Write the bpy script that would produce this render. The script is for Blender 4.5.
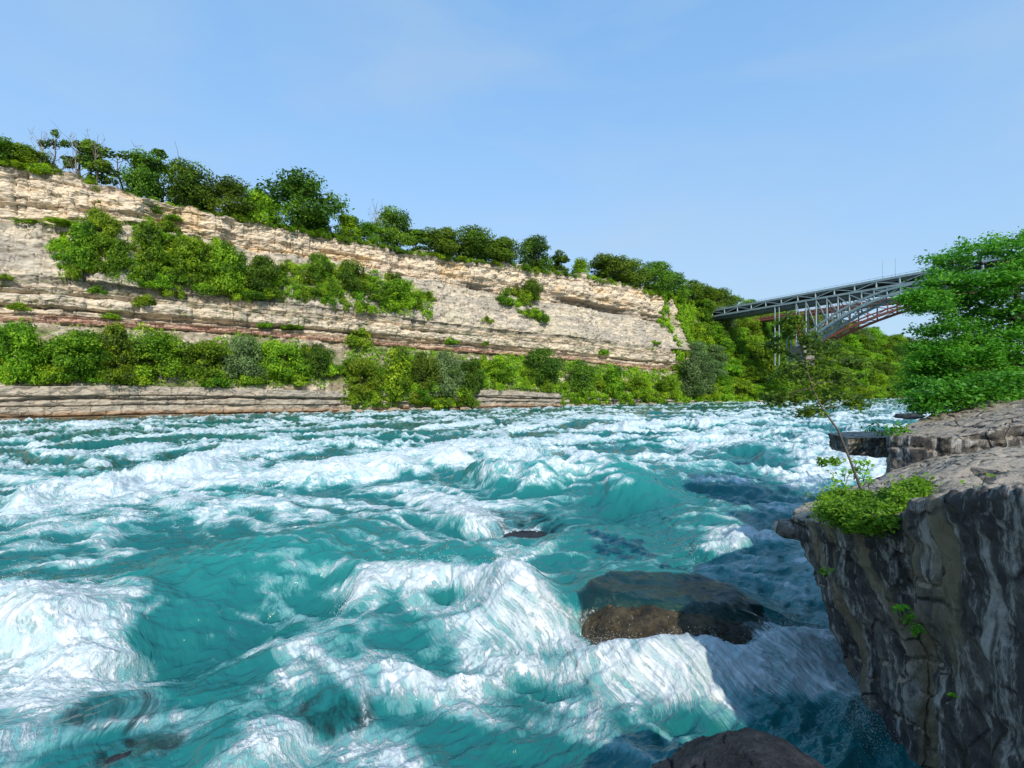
import bpy, bmesh, math, random, re
import numpy as np
from mathutils import Vector, Matrix

# ------------------------------------------------------------------ basics
for o in list(bpy.data.objects):
    bpy.data.objects.remove(o)
scene = bpy.context.scene
COL = scene.collection
F = 480.0                 # focal length in pixels of the 1024 px wide picture
CX, HY = 512.0, 390.0     # image centre column, horizon row
H = 6.0                   # eye height above the mean water level

cam_d = bpy.data.cameras.new("camera")
cam_d.sensor_width = 36.0
cam_d.lens = 36.0 * F / 1024.0
cam_d.shift_y = (HY - 384.0) / 1024.0
cam_d.clip_start = 0.1
cam_d.clip_end = 9000
cam = bpy.data.objects.new("camera", cam_d)
COL.objects.link(cam)
cam.location = (0, 0, H)
cam.rotation_euler = (math.radians(90), 0, 0)
scene.camera = cam

SUN_AZ = math.radians(167)     # clockwise from +Y
SUN_EL = math.radians(35)
world = bpy.data.worlds.new("World")
scene.world = world
world.use_nodes = True
wn = world.node_tree
bg = wn.nodes["Background"]
sky = wn.nodes.new("ShaderNodeTexSky")
sky.sky_type = 'NISHITA'
sky.sun_disc = False
sky.sun_elevation = SUN_EL
sky.sun_rotation = SUN_AZ
sky.altitude = 0
sky.air_density = 1.0
sky.dust_density = 0.3
sky.ozone_density = 2.0
# thin high veil of cirrus, thicker towards the horizon, with a few faint wisps
tcw = wn.nodes.new("ShaderNodeTexCoord"); sepw = wn.nodes.new("ShaderNodeSeparateXYZ"); wn.links.new(tcw.outputs["Generated"], sepw.inputs[0])
mrw = wn.nodes.new("ShaderNodeMapRange"); wn.links.new(sepw.outputs[2], mrw.inputs[0])
mrw.inputs[1].default_value = 0.0; mrw.inputs[2].default_value = 0.6; mrw.inputs[3].default_value = 0.93; mrw.inputs[4].default_value = 0.62
vcol = wn.nodes.new("ShaderNodeMapRange"); vcol.data_type = 'FLOAT_VECTOR'; wn.links.new(sepw.outputs[2], vcol.inputs["Vector"])
mpw = wn.nodes.new("ShaderNodeMapping"); wn.links.new(tcw.outputs["Generated"], mpw.inputs[0]); mpw.inputs["Scale"].default_value = (1.0, 1.0, 3.2); mpw.inputs["Rotation"].default_value = (0.25, 0.35, 0.2)
ciw = wn.nodes.new("ShaderNodeTexNoise"); wn.links.new(mpw.outputs[0], ciw.inputs["Vector"]); ciw.inputs["Scale"].default_value = 1.7; ciw.inputs["Detail"].default_value = 6; ciw.inputs["Roughness"].default_value = 0.55; ciw.inputs["Distortion"].default_value = 0.5
rw_ = wn.nodes.new("ShaderNodeMapRange"); wn.links.new(ciw.outputs[0], rw_.inputs[0]); rw_.inputs[1].default_value = 0.42; rw_.inputs[2].default_value = 0.75; rw_.inputs[3].default_value = 0.0; rw_.inputs[4].default_value = 0.45
wn.nodes.remove(vcol)
vm = wn.nodes.new("ShaderNodeMix"); vm.data_type = 'RGBA'; wn.links.new(sepw.outputs[2], vm.inputs[0])
vm.inputs[6].default_value = (1.36, 1.90, 2.45, 1); vm.inputs[7].default_value = (0.30, 1.42, 3.1, 1)
mxw = wn.nodes.new("ShaderNodeMix"); mxw.data_type = 'RGBA'; wn.links.new(mrw.outputs[0], mxw.inputs[0]); wn.links.new(sky.outputs[0], mxw.inputs[6]); wn.links.new(vm.outputs[2], mxw.inputs[7])
mxc = wn.nodes.new("ShaderNodeMix"); mxc.data_type = 'RGBA'; wn.links.new(rw_.outputs[0], mxc.inputs[0]); wn.links.new(mxw.outputs[2], mxc.inputs[6]); mxc.inputs[7].default_value = (1.65, 2.1, 2.55, 1)
wn.links.new(mxc.outputs[2], bg.inputs[0])
bg.inputs[1].default_value = 0.15

sun_d = bpy.data.lights.new("sun", 'SUN')
sun_d.energy = 2.3
sun_d.angle = math.radians(0.5)
sun_d.color = (1.0, 0.93, 0.82)
sun = bpy.data.objects.new("sun", sun_d)
COL.objects.link(sun)
sdir = Vector((math.sin(SUN_AZ) * math.cos(SUN_EL), math.cos(SUN_AZ) * math.cos(SUN_EL), math.sin(SUN_EL)))
sun.rotation_euler = sdir.to_track_quat('Z', 'Y').to_euler()
sun.location = (0, 0, 200)

scene.render.engine = 'CYCLES'
scene.view_settings.view_transform = 'Standard'
scene.view_settings.look = 'None'
scene.view_settings.exposure = 1.05
scene.view_settings.gamma = 1.0
scene.view_settings.use_curve_mapping = False
scene.cycles.max_bounces = 6
scene.cycles.transparent_max_bounces = 12

# ------------------------------------------------------------------ helpers
def tag(o, label=None, cat=None, group=None, kind=None):
    if label: o["label"] = label
    if cat: o["category"] = cat
    if group: o["group"] = group
    if kind: o["kind"] = kind
    return o

def empty(name, loc=(0, 0, 0), rz=0.0):
    o = bpy.data.objects.new(name, None)
    COL.objects.link(o)
    o.location = loc
    o.rotation_euler = (0, 0, rz)
    o.empty_display_size = 0.3
    return o

def link(name, me, parent=None, loc=None):
    o = bpy.data.objects.new(name, me)
    COL.objects.link(o)
    if parent is not None: o.parent = parent
    if loc is not None: o.location = loc
    return o

def P(px, py, depth):
    """world point seen at pixel (px,py) at a given depth along +Y"""
    return Vector(((px - CX) / F * depth, depth, H + (HY - py) / F * depth))

def W(px, py, z=0.0):
    """point of the horizontal plane z seen at a pixel"""
    d = (H - z) * F / (py - HY)
    return np.array([(px - CX) / F * d, d])

def smooth(e0, e1, x):
    t = np.clip((x - e0) / (e1 - e0), 0, 1)
    return t * t * (3 - 2 * t)

# --- vectorised noise
_rs = np.random.RandomState(7)
_perm = _rs.permutation(512).astype(np.int64)
_perm = np.concatenate([_perm, _perm, _perm])
_ga = _rs.rand(512) * 2 * np.pi
_g2 = np.stack([np.cos(_ga), np.sin(_ga)], 1)
_g3 = _rs.randn(512, 3); _g3 /= np.linalg.norm(_g3, axis=1)[:, None]

def n2(x, y):
    xi = np.floor(x).astype(np.int64); yi = np.floor(y).astype(np.int64)
    xf = x - xi; yf = y - yi
    u = xf * xf * xf * (xf * (xf * 6 - 15) + 10); v = yf * yf * yf * (yf * (yf * 6 - 15) + 10)
    def g(ix, iy, dx, dy):
        h = _perm[_perm[ix & 511] + (iy & 511)] & 511
        return _g2[h, 0] * dx + _g2[h, 1] * dy
    a = g(xi, yi, xf, yf); b = g(xi + 1, yi, xf - 1, yf)
    c = g(xi, yi + 1, xf, yf - 1); d = g(xi + 1, yi + 1, xf - 1, yf - 1)
    return ((a + (b - a) * u) + ((c + (d - c) * u) - (a + (b - a) * u)) * v) * 1.5

def n3(p):
    pi = np.floor(p).astype(np.int64); f = p - pi
    w = f * f * f * (f * (f * 6 - 15) + 10)
    out = 0
    for dx in (0, 1):
        for dy in (0, 1):
            for dz in (0, 1):
                h = _perm[_perm[_perm[(pi[:, 0] + dx) & 511] + ((pi[:, 1] + dy) & 511)] + ((pi[:, 2] + dz) & 511)] & 511
                g = _g3[h]
                dot = g[:, 0] * (f[:, 0] - dx) + g[:, 1] * (f[:, 1] - dy) + g[:, 2] * (f[:, 2] - dz)
                ww = (w[:, 0] if dx else 1 - w[:, 0]) * (w[:, 1] if dy else 1 - w[:, 1]) * (w[:, 2] if dz else 1 - w[:, 2])
                out = out + dot * ww
    return out * 1.5

def fbm2(x, y, o=4, gain=0.5):
    s = 0; a = 1.0
    for i in range(o):
        s = s + a * n2(x + 17.3 * i, y - 9.1 * i); x = x * 2.03; y = y * 2.03; a *= gain
    return s

def fbm3(p, o=4, gain=0.5):
    s = 0; a = 1.0
    for i in range(o):
        s = s + a * n3(p + 13.7 * i); p = p * 2.03; a *= gain
    return s

def grid_mesh(name, V, nu, nv, mats, flip=False, shade=True):
    """V: (nu*nv,3) array, v fastest"""
    me = bpy.data.meshes.new(name)
    i = np.arange(nu - 1)[:, None] * nv + np.arange(nv - 1)[None, :]
    i = i.reshape(-1)
    q = np.stack([i, i + nv, i + nv + 1, i + 1], 1)
    if flip: q = q[:, ::-1]
    q = np.ascontiguousarray(q, dtype=np.int32)
    me.vertices.add(len(V)); me.vertices.foreach_set("co", V.astype(np.float32).reshape(-1))
    me.loops.add(q.size); me.loops.foreach_set("vertex_index", q.reshape(-1))
    me.polygons.add(len(q))
    me.polygons.foreach_set("loop_start", np.arange(0, q.size, 4, dtype=np.int32))
    me.polygons.foreach_set("loop_total", np.full(len(q), 4, dtype=np.int32))
    me.polygons.foreach_set("use_smooth", np.full(len(q), shade, dtype=bool))
    me.update(calc_edges=True)
    for m in mats: me.materials.append(m)
    return me

def poly_mesh(name, V, Q, mats, smooth_=False):
    me = bpy.data.meshes.new(name)
    Q = np.ascontiguousarray(Q, dtype=np.int32); k = Q.shape[1]
    me.vertices.add(len(V)); me.vertices.foreach_set("co", np.asarray(V, dtype=np.float32).reshape(-1))
    me.loops.add(Q.size); me.loops.foreach_set("vertex_index", Q.reshape(-1))
    me.polygons.add(len(Q))
    me.polygons.foreach_set("loop_start", np.arange(0, Q.size, k, dtype=np.int32))
    me.polygons.foreach_set("loop_total", np.full(len(Q), k, dtype=np.int32))
    me.polygons.foreach_set("use_smooth", np.full(len(Q), smooth_, dtype=bool))
    me.update(calc_edges=True)
    for m in mats: me.materials.append(m)
    return me

def fattr(me, name, arr):
    a = me.attributes.new(name, 'FLOAT', 'POINT')
    a.data.foreach_set("value", np.asarray(arr, dtype=np.float32).reshape(-1))

def cattr(me, name, arr):
    a = me.attributes.new(name, 'FLOAT_COLOR', 'POINT')
    c = np.ones((len(arr), 4), dtype=np.float32); c[:, :3] = arr
    a.data.foreach_set("color", c.reshape(-1))

# ------------------------------------------------------------------ node helper
class NT:
    def __init__(s, name):
        s.m = bpy.data.materials.new(name); s.m.use_nodes = True
        s.t = s.m.node_tree; s.n = s.t.nodes; s.b = s.n["Principled BSDF"]; s.out = s.n["Material Output"]
    def l(s, a, b): s.t.links.new(a, b)
    def node(s, ty, **kw):
        n = s.n.new(ty)
        for k, v in kw.items(): setattr(n, k, v)
        return n
    def put(s, sock, v):
        if hasattr(v, 'default_value') or isinstance(v, bpy.types.NodeSocket): s.l(v, sock)
        else: sock.default_value = v
    def math(s, op, a, b=0.0, c=0.0, clamp=False):
        n = s.node("ShaderNodeMath", operation=op, use_clamp=clamp)
        s.put(n.inputs[0], a); s.put(n.inputs[1], b); s.put(n.inputs[2], c)
        return n.outputs[0]
    def attr(s, name, out="Fac"):
        n = s.node("ShaderNodeAttribute", attribute_name=name); return n.outputs[out]
    def pos(s): return s.node("ShaderNodeNewGeometry").outputs["Position"]
    def mapping(s, vec, scale=(1, 1, 1), rot=(0, 0, 0), loc=(0, 0, 0)):
        n = s.node("ShaderNodeMapping"); s.l(vec, n.inputs[0])
        n.inputs["Scale"].default_value = scale; n.inputs["Rotation"].default_value = rot; n.inputs["Location"].default_value = loc
        return n.outputs[0]
    def noise(s, vec, scale, detail=5, rough=0.55, dist=0.0, out="Fac", ty='FBM'):
        n = s.node("ShaderNodeTexNoise"); n.noise_type = ty
        s.l(vec, n.inputs["Vector"]); s.put(n.inputs["Scale"], scale)
        n.inputs["Detail"].default_value = detail; n.inputs["Roughness"].default_value = rough; n.inputs["Distortion"].default_value = dist
        return n.outputs[out]
    def ramp(s, fac, stops, interp='LINEAR'):
        n = s.node("ShaderNodeValToRGB"); s.l(fac, n.inputs[0]); n.color_ramp.interpolation = interp
        e = n.color_ramp.elements
        while len(e) < len(stops): e.new(0.5)
        for i, (p, c) in enumerate(stops):
            e[i].position = p; e[i].color = (c[0], c[1], c[2], 1) if not isinstance(c, (int, float)) else (c, c, c, 1)
        return n.outputs[0]
    def mr(s, v, a, b, c=0.0, d=1.0, smooth=False):
        n = s.node("ShaderNodeMapRange"); n.interpolation_type = 'SMOOTHSTEP' if smooth else 'LINEAR'
        s.put(n.inputs[0], v); n.inputs[1].default_value = a; n.inputs[2].default_value = b
        n.inputs[3].default_value = c; n.inputs[4].default_value = d
        return n.outputs[0]
    def mix(s, f, a, b, blend='MIX'):
        n = s.node("ShaderNodeMix", data_type='RGBA', blend_type=blend)
        s.put(n.inputs[0], f)
        for k, v in ((6, a), (7, b)):
            if isinstance(v, bpy.types.NodeSocket): s.l(v, n.inputs[k])
            else: n.inputs[k].default_value = (v[0], v[1], v[2], 1)
        return n.outputs[2]
    def bump(s, h, strength=0.5, dist=0.1, normal=None):
        n = s.node("ShaderNodeBump"); s.l(h, n.inputs["Height"]); n.inputs["Strength"].default_value = strength
        s.put(n.inputs["Distance"], dist)
        if normal is not None: s.l(normal, n.inputs["Normal"])
        return n.outputs[0]

# ------------------------------------------------------------------ materials
FLOW_ANG = math.atan2(0.568, 0.823)

def mat_water():
    m = NT("river_water")
    pos = m.pos()
    foam = m.attr("foam"); clear = m.attr("clear"); hgt = m.attr("lift"); slick = m.attr("slick"); far = m.attr("far")
    sep = m.node("ShaderNodeSeparateXYZ"); m.l(pos, sep.inputs[0])
    # curved stream coordinates: along / across the local current
    fc = m.node("ShaderNodeCombineXYZ"); m.l(m.attr("along"), fc.inputs[0]); m.l(m.attr("across"), fc.inputs[1]); m.l(m.math('MULTIPLY', sep.outputs[2], 0.55), fc.inputs[2])
    fc = fc.outputs[0]
    def warp(vec, scale, amt, det=3):
        w = m.node("ShaderNodeTexNoise"); m.l(vec, w.inputs["Vector"]); w.inputs["Scale"].default_value = scale; w.inputs["Detail"].default_value = det
        a = m.node("ShaderNodeVectorMath", operation='SUBTRACT'); m.l(w.outputs["Color"], a.inputs[0]); a.inputs[1].default_value = (.5, .5, .5)
        b = m.node("ShaderNodeVectorMath", operation='SCALE'); m.l(a.outputs[0], b.inputs[0]); b.inputs["Scale"].default_value = amt
        c = m.node("ShaderNodeVectorMath", operation='ADD'); m.l(vec, c.inputs[0]); m.l(b.outputs[0], c.inputs[1]); return c.outputs[0]
    w1 = warp(fc, 0.9, 0.55); w2 = warp(w1, 5.0, 0.10, 2)
    def ridge(vec, scale, det, rough, w):
        n = m.noise(vec, scale, det, rough, 0.0)
        return m.mr(m.math('ABSOLUTE', m.math('SUBTRACT', n, 0.5)), 0.0, w, 1.0, 0.0)
    long_ = m.mapping(w2, scale=(0.16, 1.0, 1.0)); mid_ = m.mapping(w2, scale=(0.36, 1.0, 1.0)); sh_ = m.mapping(w2, scale=(0.6, 1.0, 1.0), loc=(3, 5, 1))
    nbig = m.noise(mid_, 0.7, 4, 0.55)
    nmid = m.noise(mid_, 2.6, 9, 0.68)
    nfine = m.noise(warp(fc, 9.0, 0.06, 2), 17.0, 6, 0.72)
    fil = ridge(long_, 1.9, 8, 0.62, 0.07)
    fil2 = ridge(mid_, 3.8, 7, 0.64, 0.08)
    fil3 = ridge(sh_, 9.0, 5, 0.62, 0.13)
    streak = m.noise(long_, 3.2, 8, 0.68)
    base = m.math('ADD', foam, m.math('MULTIPLY', m.math('SUBTRACT', nbig, 0.5), 0.60))
    v = m.math('ADD', base, m.math('MULTIPLY', m.math('SUBTRACT', nmid, 0.5), m.mr(far, 0, 1, 1.15, 0.7)))
    v = m.math('ADD', v, m.math('MULTIPLY', m.math('SUBTRACT', streak, 0.5), 1.2))
    v = m.math('ADD', v, m.math('MULTIPLY', m.math('SUBTRACT', nfine, 0.5), m.mr(far, 0, 1, 1.0, 0.2)))
    lacew = m.math('ADD', m.math('MULTIPLY', fil, 0.30), m.math('ADD', m.math('MULTIPLY', fil2, 0.22), m.math('MULTIPLY', fil3, 0.16)))
    v = m.math('ADD', v, m.math('MULTIPLY', lacew, m.mr(base, -0.25, 0.40, 0.42, 1.12)))
    white = m.mr(v, 0.56, 1.00, smooth=True)
    holes = m.noise(warp(sh_, 3.0, 0.3, 2), 4.2, 8, 0.72)
    white = m.math('MULTIPLY', white, m.mr(holes, 0.34, 0.60, 0.38, 1.0, smooth=True))
    milk = m.mr(m.math('ADD', m.math('MULTIPLY', v, 0.6), m.math('MULTIPLY', base, 0.5)), 0.08, 0.80, smooth=True)
    deep = m.mix(m.mr(hgt, -1.0, 1.5), (0.007, 0.088, 0.092), (0.018, 0.205, 0.190))
    deep = m.mix(m.attr("sunny"), deep, m.mix(m.mr(hgt, -0.9, 1.4), (0.007, 0.075, 0.062), (0.022, 0.170, 0.135)))
    milky = m.mix(milk, deep, (0.22, 0.46, 0.46))
    colr = m.mix(white, milky, (0.74, 0.77, 0.775))
    m.l(colr, m.b.inputs["Base Color"])
    m.l(m.mr(white, 0, 0.7, 0.10, 0.75), m.b.inputs["Roughness"])
    m.b.inputs["IOR"].default_value = 1.333
    rip = m.noise(m.mapping(w1, scale=(0.55, 1.0, 1.0)), 2.2, 5, 0.55)
    rip2 = m.noise(m.mapping(w2, scale=(0.30, 1.0, 1.0)), 8.0, 5, 0.62)
    hh = m.math('ADD', m.math('MULTIPLY', rip, 0.75), m.math('MULTIPLY', rip2, 0.13))
    hh = m.math('ADD', hh, m.math('MULTIPLY', white, 0.12))
    hh = m.math('ADD', hh, m.math('MULTIPLY', m.math('MULTIPLY', nfine, white), 0.22))
    hh = m.math('ADD', hh, m.math('MULTIPLY', m.math('MULTIPLY', holes, white), 0.20))
    bp = m.bump(hh, 0.8, m.mr(slick, 0, 1, 0.17, 0.26))
    m.l(bp, m.b.inputs["Normal"])
    # thin clear sheet over the boulders
    tr = m.node("ShaderNodeBsdfTransparent"); tr.inputs[0].default_value = (0.72, 0.90, 0.86, 1)
    gl = m.node("ShaderNodeBsdfGlossy"); gl.inputs["Roughness"].default_value = 0.10; m.l(bp, gl.inputs["Normal"])
    fr = m.node("ShaderNodeFresnel"); fr.inputs[0].default_value = 1.45; m.l(bp, fr.inputs["Normal"])
    mx = m.node("ShaderNodeMixShader"); m.l(fr.outputs[0], mx.inputs[0]); m.l(tr.outputs[0], mx.inputs[1]); m.l(gl.outputs[0], mx.inputs[2])
    mx2 = m.node("ShaderNodeMixShader")
    cl = m.math('ADD', clear, m.math('MULTIPLY', m.math('SUBTRACT', nmid, 0.5), 1.1))
    cf = m.math('MULTIPLY', m.mr(cl, 0.35, 0.62, 0.0, 0.86, smooth=True), m.math('SUBTRACT', 1.0, white), clamp=True)
    m.l(cf, mx2.inputs[0]); m.l(m.b.outputs[0], mx2.inputs[1]); m.l(mx.outputs[0], mx2.inputs[2])
    m.l(mx2.outputs[0], m.out.inputs[0])
    return m.m

def mat_cliff():
    m = NT("layered_limestone")
    pos = m.pos()
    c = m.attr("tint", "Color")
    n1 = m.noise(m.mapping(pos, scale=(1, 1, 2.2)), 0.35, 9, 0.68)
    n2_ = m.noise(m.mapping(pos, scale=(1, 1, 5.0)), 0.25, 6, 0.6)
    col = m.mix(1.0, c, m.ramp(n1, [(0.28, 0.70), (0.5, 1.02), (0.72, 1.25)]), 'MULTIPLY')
    # thin horizontal bedding lines
    sep = m.node("ShaderNodeSeparateXYZ"); m.l(pos, sep.inputs[0])
    zz = m.node("ShaderNodeCombineXYZ"); m.l(m.attr("bed"), zz.inputs[2])
    m.l(m.math('MULTIPLY', sep.outputs[0], 0.02), zz.inputs[0])
    bed = m.noise(zz.outputs[0], 0.9, 5, 0.6)
    col = m.mix(1.0, col, m.ramp(bed, [(0.30, 0.70), (0.40, 1.0), (0.7, 1.12)]), 'MULTIPLY')
    cn = m.node("ShaderNodeTexNoise"); m.l(pos, cn.inputs["Vector"]); cn.inputs["Scale"].default_value = 0.35; cn.inputs["Detail"].default_value = 5
    cs = m.node("ShaderNodeVectorMath", operation='SCALE'); m.l(cn.outputs["Color"], cs.inputs[0]); cs.inputs["Scale"].default_value = 3.0
    ca = m.node("ShaderNodeVectorMath", operation='ADD'); m.l(pos, ca.inputs[0]); m.l(cs.outputs[0], ca.inputs[1])
    vo = m.node("ShaderNodeTexVoronoi", feature='DISTANCE_TO_EDGE'); m.l(m.mapping(ca.outputs[0], scale=(.28, .28, .62)), vo.inputs["Vector"]); vo.inputs["Scale"].default_value = 1.0
    crack = m.mr(vo.outputs["Distance"], 0.0, 0.05, 1.0, 0.0, smooth=True)
    crack = m.math('MULTIPLY', crack, m.mr(n2_, 0.42, 0.58, 0.0, 0.75))
    col = m.mix(crack, col, (0.10, 0.085, 0.065))
    m.l(col, m.b.inputs["Base Color"])
    m.b.inputs["Roughness"].default_value = 0.92
    m.b.inputs["Specular IOR Level"].default_value = 0.15
    hb = m.math('SUBTRACT', m.math('ADD', m.math('MULTIPLY', n1, 0.9), m.math('MULTIPLY', bed, 0.5)), m.math('MULTIPLY', crack, 0.5))
    m.l(m.bump(hb, 0.65, 0.8), m.b.inputs["Normal"])
    return m.m

def mat_leaf(name, c1, c2, c3, trans=0.35, rough=0.6):
    m = NT(name)
    r = m.node("ShaderNodeObjectInfo").outputs["Random"]
    lf = m.attr("leafv")
    col = m.ramp(lf, [(0.0, c1), (0.5, c2), (1.0, c3)])
    hs = m.node("ShaderNodeHueSaturation"); m.l(col, hs.inputs["Color"])
    m.l(m.mr(r, 0, 1, 0.488, 0.528), hs.inputs["Hue"]); m.l(m.mr(m.math('FRACT', m.math('MULTIPLY', r, 7.3)), 0, 1, 0.75, 1.35), hs.inputs["Value"])
    m.l(hs.outputs[0], m.b.inputs["Base Color"])
    m.b.inputs["Roughness"].default_value = rough
    m.b.inputs["Specular IOR Level"].default_value = 0.25
    tl = m.node("ShaderNodeBsdfTranslucent")
    warm = m.mix(1.0, hs.outputs[0], (1.25, 1.25, 0.5), 'MULTIPLY'); m.l(warm, tl.inputs[0])
    mx = m.node("ShaderNodeMixShader"); mx.inputs[0].default_value = trans
    m.l(m.b.outputs[0], mx.inputs[1]); m.l(tl.outputs[0], mx.inputs[2]); m.l(mx.outputs[0], m.out.inputs[0])
    return m.m

def mat_bark(name, a, b, scale=6):
    m = NT(name)
    tc = m.node("ShaderNodeTexCoord").outputs["Object"]
    n = m.noise(m.mapping(tc, scale=(1, 1, 0.25)), scale, 6, 0.7)
    m.l(m.ramp(n, [(0.3, a), (0.7, b)]), m.b.inputs["Base Color"]); m.b.inputs["Roughness"].default_value = 0.9
    m.l(m.bump(n, 0.7, 0.03), m.b.inputs["Normal"])
    return m.m

def mat_steel(name, a, b, rough=0.55):
    m = NT(name)
    pos = m.pos()
    n = m.noise(pos, 0.6, 6, 0.7)
    m.l(m.ramp(n, [(0.3, a), (0.7, b)]), m.b.inputs["Base Color"]); m.b.inputs["Roughness"].default_value = rough
    return m.m

def mat_nearrock():
    """dark weathered dolomite: wet black sides with pale seepage streaks, tan dry top"""
    m = NT("dark_dolomite")
    pos = m.pos()
    geo = m.node("ShaderNodeNewGeometry")
    n1 = m.noise(pos, 0.9, 8, 0.65)
    n2_ = m.noise(pos, 7.0, 8, 0.7)
    grain = m.noise(pos, 38.0, 4, 0.7)
    side = m.ramp(n1, [(0.34, (0.016, 0.015, 0.015)), (0.50, (0.060, 0.055, 0.053)), (0.62, (0.14, 0.125, 0.105)), (0.80, (0.24, 0.205, 0.16))])
    side = m.mix(1.0, side, m.ramp(n2_, [(0.3, 0.35), (0.7, 1.9)]), 'MULTIPLY')
    # vertical streaks (run down the face)
    wv = m.node("ShaderNodeTexNoise"); m.l(pos, wv.inputs["Vector"]); wv.inputs["Scale"].default_value = 0.9; wv.inputs["Detail"].default_value = 4
    sb = m.node("ShaderNodeVectorMath", operation='SUBTRACT'); m.l(wv.outputs["Color"], sb.inputs[0]); sb.inputs[1].default_value = (.5, .5, .5)
    sc = m.node("ShaderNodeVectorMath", operation='SCALE'); m.l(sb.outputs[0], sc.inputs[0]); sc.inputs["Scale"].default_value = 0.35
    ad = m.node("ShaderNodeVectorMath", operation='ADD'); m.l(pos, ad.inputs[0]); m.l(sc.outputs[0], ad.inputs[1])
    st = m.noise(m.mapping(ad.outputs[0], scale=(1.2, 1.2, 0.11)), 3.4, 10, 0.74)
    side = m.mix(m.math('MULTIPLY', m.mr(st, 0.50, 0.60, smooth=True), m.mr(n2_, 0.35, 0.55, 0.45, 1.0)), side, (0.50, 0.48, 0.44))
    st2 = m.noise(m.mapping(ad.outputs[0], scale=(1.0, 1.0, 0.12), loc=(7, 3, 1)), 1.1, 5, 0.6)
    side = m.mix(m.math('MULTIPLY', m.mr(st2, 0.52, 0.62, smooth=True), 0.8), side, (0.27, 0.21, 0.12))
    moss = m.noise(m.mapping(pos, loc=(5, 9, 2)), 1.6, 7, 0.7)
    top = m.ramp(n2_, [(0.25, (0.30, 0.24, 0.18)), (0.5, (0.52, 0.43, 0.32)), (0.75, (0.62, 0.54, 0.43))])
    crk = m.noise(m.mapping(pos, scale=(1, 2.5, 1), rot=(0, 0, 0.3)), 1.3, 6, 0.7)
    top = m.mix(m.math('MULTIPLY', m.mr(crk, 0.55, 0.63, smooth=True), .8), top, (0.12, 0.10, 0.09))
    sep = m.node("ShaderNodeSeparateXYZ"); m.l(geo.outputs["True Normal"], sep.inputs[0])
    up = m.math('ADD', sep.outputs[2], m.math('MULTIPLY', m.math('SUBTRACT', n1, 0.5), 0.7))
    f = m.math('MULTIPLY', m.mr(up, 0.62, 0.86, smooth=True), m.attr("dry"))
    col = m.mix(f, side, top)
    sp = m.math('MULTIPLY', m.mr(moss, 0.6, 0.7, smooth=True), 0.7)
    col = m.mix(sp, col, (0.055, 0.062, 0.022))
    col = m.mix(m.mr(grain, 0.62, 0.8), col, (0.25, 0.24, 0.22))
    m.l(col, m.b.inputs["Base Color"])
    # dark fracture lines
    vo = m.node("ShaderNodeTexVoronoi", feature='DISTANCE_TO_EDGE'); m.l(m.mapping(ad.outputs[0], scale=(1.0, 1.0, .55)), vo.inputs["Vector"]); vo.inputs["Scale"].default_value = 1.1
    fk = m.math('MULTIPLY', m.mr(vo.outputs["Distance"], 0.0, 0.03, 1.0, 0.0, smooth=True), m.mr(n1, 0.42, 0.55, 0.0, 0.9))
    col = m.mix(fk, col, (0.012, 0.011, 0.010)); m.l(col, m.b.inputs["Base Color"])
    m.l(m.mr(n2_, 0.3, 0.7, 0.38, 0.8), m.b.inputs["Roughness"])
    hb = m.math('ADD', m.math('MULTIPLY', n2_, 0.5), m.math('SUBTRACT', m.math('ADD', m.math('MULTIPLY', grain, 0.14), m.math('MULTIPLY', st, 0.5)), m.math('MULTIPLY', fk, 0.5)))
    m.l(m.bump(hb, 1.0, 0.22), m.b.inputs["Normal"])
    return m.m

def mat_wetrock(name, dark, mid, light, rg=(.25, .6)):
    m = NT(name)
    pos = m.pos()
    n1 = m.noise(pos, 1.7, 8, 0.68); n2_ = m.noise(pos, 12.0, 6, 0.7)
    col = m.ramp(n1, [(0.33, dark), (0.5, mid), (0.68, light)])
    col = m.mix(1.0, col, m.ramp(n2_, [(0.3, 0.5), (0.7, 1.5)]), 'MULTIPLY')
    m.l(col, m.b.inputs["Base Color"]); m.l(m.mr(n2_, 0.3, 0.7, rg[0], rg[1]), m.b.inputs["Roughness"])
    m.b.inputs["Specular IOR Level"].default_value = 0.3
    m.l(m.bump(m.math('ADD', n1, m.math('MULTIPLY', n2_, 0.45)), 1.0, 0.2), m.b.inputs["Normal"])
    return m.m

def mat_plain(name, a, b, scale, rough=0.9):
    m = NT(name)
    n = m.noise(m.pos(), scale, 7, 0.65)
    m.l(m.ramp(n, [(0.3, a), (0.7, b)]), m.b.inputs["Base Color"]); m.b.inputs["Roughness"].default_value = rough
    m.l(m.bump(n, 0.5, 0.4), m.b.inputs["Normal"])
    return m.m

M_WATER = mat_water()
M_CLIFF = mat_cliff()
M_LEAF_SHRUB = mat_leaf("shrub_leaves", (0.045, 0.100, 0.008), (0.165, 0.295, 0.016), (0.36, 0.50, 0.026), 0.45)
M_LEAF_TREE = mat_leaf("tree_leaves", (0.030, 0.065, 0.008), (0.090, 0.165, 0.014), (0.19, 0.29, 0.020), 0.38)
M_LEAF_PALE = mat_leaf("pale_willow_leaves", (0.06, 0.10, 0.035), (0.13, 0.20, 0.07), (0.20, 0.28, 0.10), 0.35)
M_LEAF_NEAR = mat_leaf("near_tree_leaves", (0.035, 0.110, 0.012), (0.10, 0.27, 0.022), (0.20, 0.42, 0.035), 0.45, 0.45)
M_LEAF_SAP = mat_leaf("sapling_leaves", (0.020, 0.050, 0.010), (0.065, 0.130, 0.014), (0.19, 0.29, 0.02), 0.40, 0.5)
M_LEAF_WEED = mat_leaf("weed_leaves", (0.06, 0.15, 0.008), (0.14, 0.33, 0.014), (0.26, 0.46, 0.025), 0.40, 0.55)
M_BARK = mat_bark("grey_bark", (0.05, 0.04, 0.03), (0.16, 0.13, 0.10))
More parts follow.
